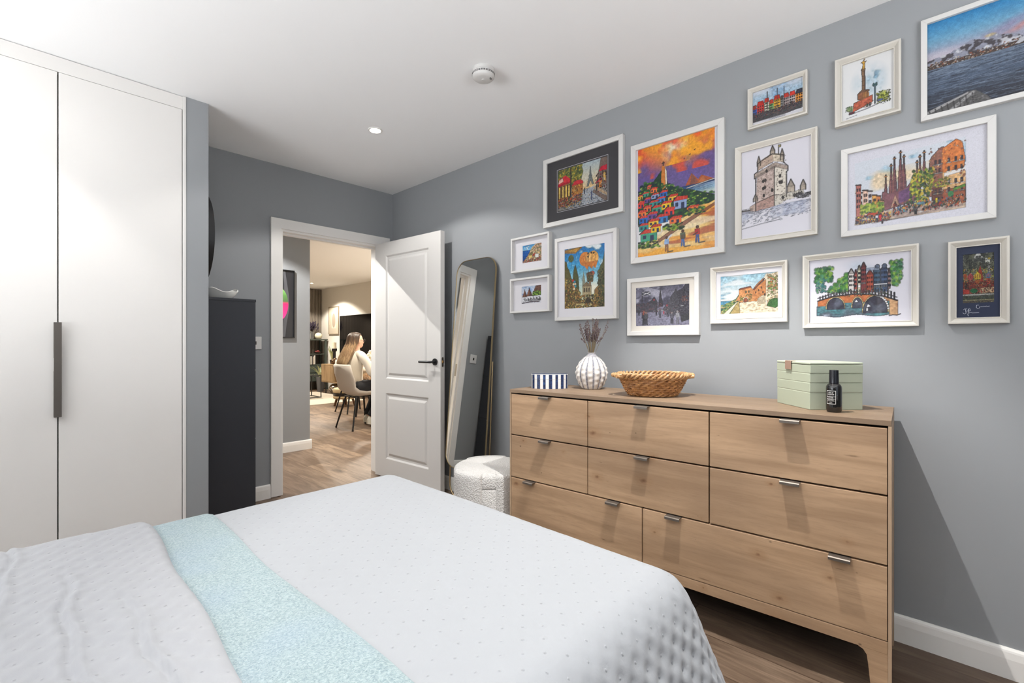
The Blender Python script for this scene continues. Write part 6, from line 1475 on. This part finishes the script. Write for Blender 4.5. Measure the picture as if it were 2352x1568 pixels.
def hill_village(p):
    p.grad([(0, (160, 198, 214)), (.6, (206, 218, 222)), (1, (226, 226, 222))], 0, .68); p.cloud((120, 170, 196), .52, 6, 5, 3, 9, (p.V < .6).astype(float), .7); p.cloud((230, 232, 232), .55, 6, 15, 3, 9, (p.V < .6).astype(float), .8)
    p.rect(0, .3, .66, .82, (96, 150, 178)); p.poly([(0, .98), (.08, .74), (.28, .62), (.34, .5), (.36, 1), (0, 1)], (110, 140, 90)); p.dabs(260, (0, .36, .58, .98), [(90, 124, 96), (150, 170, 100), (60, 96, 90), (190, 170, 120)], .022, .022, lambda u, v: v > .78 - u * .5)
    p.poly([(.28, .66), (.34, .52), (.42, .52), (.4, .70)], (196, 140, 96)); p.poly([(.34, .66), (.34, .36), (.46, .34), (.54, .33), (.58, .40), (.58, .70), (.36, .72)], (206, 146, 96)); p.poly([(.33, .38), (.36, .35), (.54, .31), (.56, .34), (.36, .39)], (140, 84, 64)); p.poly([(.58, .70), (.58, .40), (.64, .28), (.76, .12), (.80, .10), (.80, .66), (.6, .72)], (200, 136, 86)); p.poly([(.64, .30), (.74, .20), (.80, .02), (.82, .02), (.82, .14), (.68, .30)], (226, 216, 200)); p.poly([(.58, .40), (.78, .13), (.78, .16), (.60, .42)], (130, 80, 60))
    p.poly([(.80, .06), (1, 0), (1, 1), (.86, .80), (.80, .70)], (226, 212, 186)); p.dabs(260, (.82, 1, .02, .95), [(206, 176, 140), (236, 228, 208), (176, 150, 110), (120, 140, 80)], .016, .02); p.dabs(90, (.84, 1, .1, .45), [(96, 130, 70), (150, 170, 90), (196, 110, 80)], .018, .02); p.dabs(60, (.36, .56, .52, .68), [(110, 140, 70), (90, 110, 60)], .014, .016, lambda u, v: not (.42 < u < .50 and v > .56))
    p.ell(.455, .66, .05, .085, (226, 206, 176)); p.ell(.455, .67, .036, .07, (150, 84, 66)); p.rect(.45, .47, .42, .48, (96, 110, 90)); p.rect(.50, .52, .42, .48, (96, 110, 90))
    for u, v in ((.62, .46), (.67, .40), (.72, .34), (.74, .46), (.77, .52)): p.rect(u, u + .016, v, v + .05, (90, 76, 66))
    p.dabs(260, (.34, .80, .34, .70), [(226, 176, 126), (170, 104, 66), (236, 206, 160)], .010, .010, lambda u, v: v > .72 - (u - .2) * .9, a=.6)
    p.poly([(.34, .72), (.60, .70), (.82, .74), (1, .86), (1, 1), (.34, 1)], (232, 220, 196)); p.dabs(150, (.36, 1, .74, 1), [(214, 196, 160), (240, 232, 214), (190, 160, 120)], .03, .012, a=.6); p.poly([(.18, 1), (.30, .70), (.345, .68), (.35, 1)], (176, 156, 106)); p.poly([(.05, 1), (.29, .70), (.32, .69), (.16, 1)], (230, 220, 196)); p.poly([(.64, .80), (.66, .64), (.74, .56), (.80, .58), (.80, .80)], (222, 208, 180))
    for k in range(6): p.line([(.66, .64 + k * .028), (.79, .60 + k * .032)], (150, 130, 104), .003, .7)
    for k in range(26): a = PI * (.15 + .8 * k / 26); p.line([(.95, .88), (.95 + .13 * math.cos(a), .88 - .22 * math.sin(a))], (90, 130, 70) if k % 2 else (50, 96, 56), .007)
    p.grain(4)
def canal_bridge(p):
    p.fill((223, 221, 230)); p.cloud((190, 206, 222), .5, 4, 4, 4, 4, np.clip(1 - np.hypot((p.U - .6) / .35, (p.V - .15) / .12), 0, 1), .8)
    def tree(box, cols, n, r, ins=None): p.dabs(n, box, cols, r, r * 1.5, ins, a=.85)
    G = [(110, 160, 70), (70, 130, 66), (150, 186, 80), (50, 104, 70), (84, 140, 110)]
    tree((.07, .25, .14, .36), G, 170, .02, lambda u, v: (u - .13) ** 2 * 25 + (v - .22) ** 2 * 40 < 1 or (u > .15 and abs(v - .24) < .03)); tree((.08, .18, .3, .52), [(84, 140, 130), (60, 116, 120), (100, 150, 110)], 100, .014); tree((.19, .42, .25, .53), G, 260, .02, lambda u, v: v > .50 - (u - .19) * 1.2); tree((.80, .91, .12, .48), G, 170, .018, lambda u, v: abs(u - .86) < .05 - max(0, v - .36) * .2)
    hs = [(.41, .47, .26, (222, 214, 210)), (.47, .50, .28, (170, 90, 80)), (.50, .535, .22, (206, 200, 176)), (.535, .585, .18, (130, 66, 66)), (.585, .655, .30, (170, 86, 66)), (.655, .72, .24, (70, 96, 120)), (.72, .785, .24, (76, 92, 124)), (.785, .81, .30, (150, 120, 120))]
    for u0, u1, v0, c in hs:
        p.rect(u0, u1, v0, .56, c); p.poly([(u0, v0), ((u0 + u1) / 2 - .008, v0 - .07), ((u0 + u1) / 2 + .008, v0 - .07), (u1, v0)], tuple(x * .75 for x in c)); p.line([(u0, .56), (u0, v0), ((u0 + u1) / 2, v0 - .075), (u1, v0)], (50, 46, 56), .0028, .8)
        for i in range(3):
            for j in range(4): p.rect(u0 + (u1 - u0) * (.14 + .29 * i), u0 + (u1 - u0) * (.14 + .29 * i) + .008, v0 + .03 + j * .065, v0 + .06 + j * .065, (46, 46, 58) if j < 3 else (236, 236, 240))
    p.rect(.585, .71, .20, .24, (150, 160, 180), .8); p.ell(.69, .185, .022, .03, (90, 100, 120)); p.ell(.755, .185, .022, .03, (90, 100, 120)); p.rect(.655, .785, .44, .46, (226, 226, 232))
    # bridge deck and arches
    top = np.interp(p.U, [.09, .25, .45, .62, .75, .86], [.655, .595, .575, .59, .63, .69]); water = np.interp(p.U, [.09, .2, .8, .87], [.78, .76, .86, .93])
    br = (p.U > .095) & (p.U < .875) & (p.V > top) & (p.V < np.interp(p.U, [.09, .2, .7, .87], [.78, .73, .72, .88])); p.mix(br & (p.U < .72), (190, 118, 74)); p.mix((p.U > .68) & (p.U < .875) & (p.V > top) & (p.V < .90 + (p.U - .8) * .2), (206, 166, 126)); p.cloud((150, 84, 56), .5, 6, 5, 9, 6, br.astype(float), .6)
    W_ = (p.U > .085) & (p.U < .80) & (p.V > .74 - .04 * (p.U > .2)) & (p.V < .90 - .015 * np.sin(p.U * 16)); p.mix(W_, (96, 104, 116)); p.cloud((84, 140, 146), .48, 5, 9, 5, 4, W_.astype(float), .8); p.cloud((176, 184, 200), .56, 7, 19, 6, 4, W_.astype(float) * (p.U < .3), .8); p.dabs(140, (.1, .76, .74, .88), [(70, 76, 90), (120, 150, 156), (84, 96, 110)], .02, .008, a=.5)
    for u, ru, rv, v in ((.28, .09, .15, .765), (.50, .05, .13, .76), (.67, .115, .22, .84)):
        m = (np.hypot((p.U - u) / (ru + .010), (p.V - v) / (rv + .016)) < 1) & (p.V < v + .02); p.mix(m, (214, 196, 150)); m = (np.hypot((p.U - u) / ru, (p.V - v) / rv) < 1) & (p.V < v + .03); p.mix(m, (60, 58, 72)); p.cloud((110, 116, 130), .55, 6, 23, 8, 5, m.astype(float), .6)
    for k in range(9): a = math.radians(8 + 9 * k); p.ell(.67 + .122 * math.cos(a), .84 - .228 * math.sin(a), .012, .014, (232, 232, 236))
    p.poly([(.47, .70), (.49, .655), (.51, .70)], (226, 226, 232)); p.poly([(.585, .79), (.60, .73), (.63, .77)], (226, 226, 232)); p.rect(.583, .603, .79, .84, (226, 226, 230))
    line_ = [(.095, .655), (.25, .595), (.45, .575), (.62, .59), (.75, .63), (.87, .70)]; p.line(line_, (60, 50, 60), .005); p.line([(u, v - .045) for u, v in line_], (90, 84, 96), .003, .8)
    for k in range(26): u = .12 + k * .029; v = float(np.interp(u, [q[0] for q in line_], [q[1] for q in line_])); p.line([(u, v), (u, v - (.10 if k > 18 else .06))], (40, 36, 46), .0045 if k > 20 else .003)
    p.dabs(220, (.2, .8, .50, .60), [(60, 56, 66), (226, 226, 230), (110, 90, 90), (80, 110, 70)], .006, .010); p.line([(.80, .915), (.83, .905), (.87, .91), (.9, .895)], (80, 76, 90), .003, .8)
def domes(p):
    p.fill((96, 98, 84)); p.cloud((206, 206, 200), .45, 8, 3, 4, 14, (p.V < .2).astype(float)); p.cloud((44, 48, 46), .5, 8, 13, 8, 14, (p.V < .45).astype(float), .8); p.dabs(420, (0, 1, .1, .48), [(60, 62, 56), (150, 150, 136), (196, 196, 180), (84, 84, 70)], .02, .012, a=.8); p.dabs(200, (0, 1, .30, .56), [(176, 176, 60), (120, 140, 60), (206, 140, 50), (190, 190, 160)], .03, .014, a=.7)
    for u, w in ((.25, .05), (.38, .04), (.66, .05)): p.rect(u - w, u + w, .1, .3, (50, 54, 52), .6)
    p.rect(.80, .88, .14, .46, (206, 206, 196)); p.ell(.84, .12, .05, .02, (170, 150, 60)); p.dabs(30, (.8, .88, .18, .44), [(60, 60, 60)], .012, .012)
    p.poly([(.44, .50), (.56, .24), (.66, .50), (.66, .62), (.44, .62)], (156, 58, 44)); p.line([(.56, .24), (.56, .19)], (60, 50, 40), .01); p.rect(.0, 1, .56, .80, (120, 52, 44))
    def dome(u, v, r, c, c2, tw):
        p.rect(u - r * .6, u + r * .6, v, v + tw, c2); p.ell(u, v - .01, r, r * .62, c); p.poly([(u - r * .5, v - r * .45), (u, v - r * 1.1), (u + r * .5, v - r * .45)], c); p.line([(u, v - r * 1.5), (u, v - r)], (60, 60, 50), .012)
        for k in (-.5, 0, .5): p.line([(u + r * k, v - r * .5), (u + r * k * 1.2, v + .01)], c2, .012, .8)
    dome(.25, .48, .10, (176, 84, 84), (110, 50, 50), .12); dome(.48, .48, .12, (196, 170, 56), (140, 70, 40), .14); dome(.82, .47, .09, (70, 110, 140), (176, 66, 54), .18); dome(.08, .45, .06, (196, 100, 50), (150, 70, 40), .06)
    p.poly([(.02, .70), (.10, .54), (.18, .66), (.2, .72)], (44, 40, 44)); p.dabs(420, (0, 1, .52, .82), [(206, 90, 70), (60, 40, 40), (226, 200, 160), (150, 50, 44), (206, 140, 60), (40, 44, 50)], .018, .012); p.ell(.36, .75, .12, .045, (34, 110, 70)); p.dabs(40, (.26, .46, .71, .78), [(40, 140, 90), (24, 80, 54)], .02, .01); p.rect(0, .2, .72, .82, (170, 60, 50)); p.rect(.54, 1, .70, .80, (206, 176, 140)); p.dabs(90, (.54, 1, .68, .8), [(196, 60, 40), (230, 214, 180), (110, 50, 44)], .018, .012)
    p.rect(0, 1, .82, .85, (176, 176, 170)); p.rect(0, 1, .86, .93, (70, 78, 66)); p.rect(0, 1, .93, .95, (176, 170, 130)); p.rect(0, 1, .95, 1, (96, 84, 70)); p.dabs(200, (0, 1, .84, 1), [(60, 84, 100), (110, 110, 80), (44, 44, 40), (190, 180, 150)], .03, .008, a=.7); p.grain(10)

FB, IV = M['frame'], M['ivory']
picture('framed cafe street picture with a lattice tower in a black mount', (1.880, 1.317), (1.848, 2.273), .027, .024, 'flat', FB, (1.769, 1.423, 1.936, 2.182), M['mat_black'], cafe_street, inner_line=M['mat_white'])
picture('small deep white frame holding a blue sea and hillside town print', (2.152, 1.824), (1.591, 1.820), .013, .034, 'flat', FB, (2.066, 1.905, 1.652, 1.765), M['mat_white'], sea_cliff, cell=.0014, seed=2)
picture('small deep white frame holding a print of cone-roofed white houses', (2.160, 1.824), (1.325, 1.552), .013, .034, 'flat', FB, (2.074, 1.908, 1.385, 1.497), M['mat_white'], cone_roofs, cell=.0014, seed=3)
picture('white framed picture of an orange hot-air balloon over a fantasy city, above the ribbed vase', (1.784, 1.353), (1.263, 1.765), .021, .030, 'flat', FB, (1.715, 1.435, 1.334, 1.693), M['mat_white'], balloon_city, seed=4)
rio_t, _, _ = picture('large upright picture of colourful hillside houses, sugarloaf bay and three musicians', (1.272, .785), (1.555, 2.190), .030, .020, 'flat', FB, (1.234, .831, 1.584, 2.162), M['mat_white'], favela_bay, seed=5)
picture('ivory framed ink drawing of a stone riverside tower on white paper', (.736, .412), (1.581, 2.028), .024, .022, 'bevel', IV, None, None, stone_tower, seed=6)
cph, cw, cb_ = picture('small ivory framed print of coloured harbour houses captioned COPENHAGEN', (.682, .448), (2.095, 2.280), .018, .020, 'bevel', IV, None, None, canal_port, cell=.0013, seed=7)
picture('ivory framed watercolour of a golden-topped monument column on white paper', (.351, .144), (2.001, 2.273), .022, .024, 'bevel', IV, None, None, monument_column, cell=.0014, seed=8)
picture('white framed photograph of a fjord with snowy mountains and a boat bow, top right corner', (.088, -.30), (1.942, 2.312), .018, .020, 'flat', FB, None, None, fjord_photo, seed=9)
bcn, bw4, bb_ = picture('wide white framed watercolour of a many-spired church and busy avenue', (.331, -.106), (1.555, 1.906), .022, .020, 'flat', FB, None, None, church_avenue, cell=.0014, seed=10)
picture('white framed grey street scene with a saltire flag and spires', (1.290, .902), (1.167, 1.474), .022, .026, 'flat', FB, (1.242, .952, 1.218, 1.422), M['mat_cream'], grey_street, cell=.0014, seed=11)
picture('ivory framed watercolour of a hillside stone village with steps above the sea', (.848, .523), (1.220, 1.487), .022, .022, 'bevel', IV, (.806, .562, 1.265, 1.442), M['mat_white'], hill_village, cell=.0014, seed=12)
picture('ivory framed watercolour of an arched canal bridge with gabled houses and green trees', (.465, .093), (1.191, 1.496), .022, .022, 'bevel', IV, None, None, canal_bridge, cell=.0014, seed=13)
rus, rw_, rb_ = picture('small ivory framed picture of onion-domed churches in a navy mount, furthest right', (.0145, -.137), (1.196, 1.488), .022, .024, 'bevel', IV, (-.024, -.101, 1.269, 1.440), M['mat_navy'], domes, cell=.0012, seed=14)
ink = plain('grey ink', (84, 84, 92), .8); wht = plain('white pen', (206, 208, 216), .7)
RX = Matrix(((0, 0, -1, 0), (-1, 0, 0, 0), (0, 1, 0, 0), (0, 0, 0, 1)))     # text x -> -y, text y -> z
lettering('COPENHAGEN', .0098, cph, ink, Matrix.Translation((cb_ - .0008, 0.002, .0265)) @ RX, shear=.3)
lettering('Barcelona - La Sagrada Familia', .0095, bcn, ink, Matrix.Translation((bb_ - .0008, 0.100, .0465)) @ RX, shear=.35)
# handwritten signatures in white pen on the navy mount
sgm = MB()
def pen(pts, y0, z0, s):
    sgm.tube([(rb_ - .0022, y0 - u * s, z0 + v * s) for u, v in pts], .00055, 5)
pen([(0, 1.6), (.5, 2.1), (1.1, 2.0), (.6, 1.7), (.8, .2), (.3, -.1), (-.2, .4)], .036, .036, .0085); pen([(.9, 1.0), (1.7, 1.2)], .036, .036, .0085); pen([(1.6, 2.0), (1.4, .2), (1.3, -.6), (1.6, -1.0)], .036, .036, .0085); pen([(1.4, 1.7), (1.9, 2.0), (2.1, 1.3), (1.6, .9)], .036, .036, .0085); pen([(1.7, .2), (2.2, .5), (2.6, .2), (4.6, .25)], .036, .036, .0085)
pen([(.9, 1.9), (.2, 1.9), (0, .9), (.5, .3), (1.1, .6), (1.2, 1.3), (1.6, 1.0), (1.9, 1.3), (2.2, 1.0), (2.6, 1.35), (2.9, 1.0), (3.3, 1.4), (3.6, 1.1), (4.4, 1.3)], .004, .050, .0075)
sgm.build('signature', wht, rus)
# corridor artwork: black ground, ball shape fading from green to pink
ca = thing('framed_print', 'black framed print of a green and pink disc on the corridor wall through the doorway', 'picture', (1.80, 5.005, 1.178))
m = MB(); m.grid([[(x, y, z) for x, z in ((-a, b0), (a, b0), (a, b1), (-a, b1))] for y, a, b0, b1 in ((0, .20, 0, .698), (-.025, .20, 0, .698), (-.025, .192, .008, .690), (-.006, .192, .008, .690))], cu=True); m.build('frame', M['black'], ca)
t = NT('graded disc print'); v = t.coord(); s_ = t.n('ShaderNodeSeparateXYZ'); t.t.links.new(v, s_.inputs[0])
t.base(t.ramp(t.math('DIVIDE', s_.outputs[2], .7), [(.24, lin((240, 60, 150))), (.50, lin((226, 40, 110))), (.535, lin((84, 110, 70))), (.62, lin((90, 140, 70))), (.72, lin((140, 196, 110)))])); t.p(Roughness=.5, Coat_Weight=.3)
MB().box(-.193, .193, -.010, -.006, .007, .691).build('print', plain('charcoal print ground', (38, 38, 42), .5, coat=.3), ca)
MB().prism([(.105 * math.cos(a) - .0 + .035, .345 + .175 * math.sin(a)) for a in [2 * PI * k / 64 for k in range(64)]], 'y', -.012, -.0102).build('disc_motif', t.m, ca)
MB().prism([(.11, .01), (.125, .15), (.15, .30), (.145, .45), (.12, .62), (.11, .69), (.09, .69), (.10, .55), (.095, .2), (.085, .01)], 'y', -.0108, -.0101).build('grey_motif', plain('grey print band', (84, 84, 88), .5), ca)
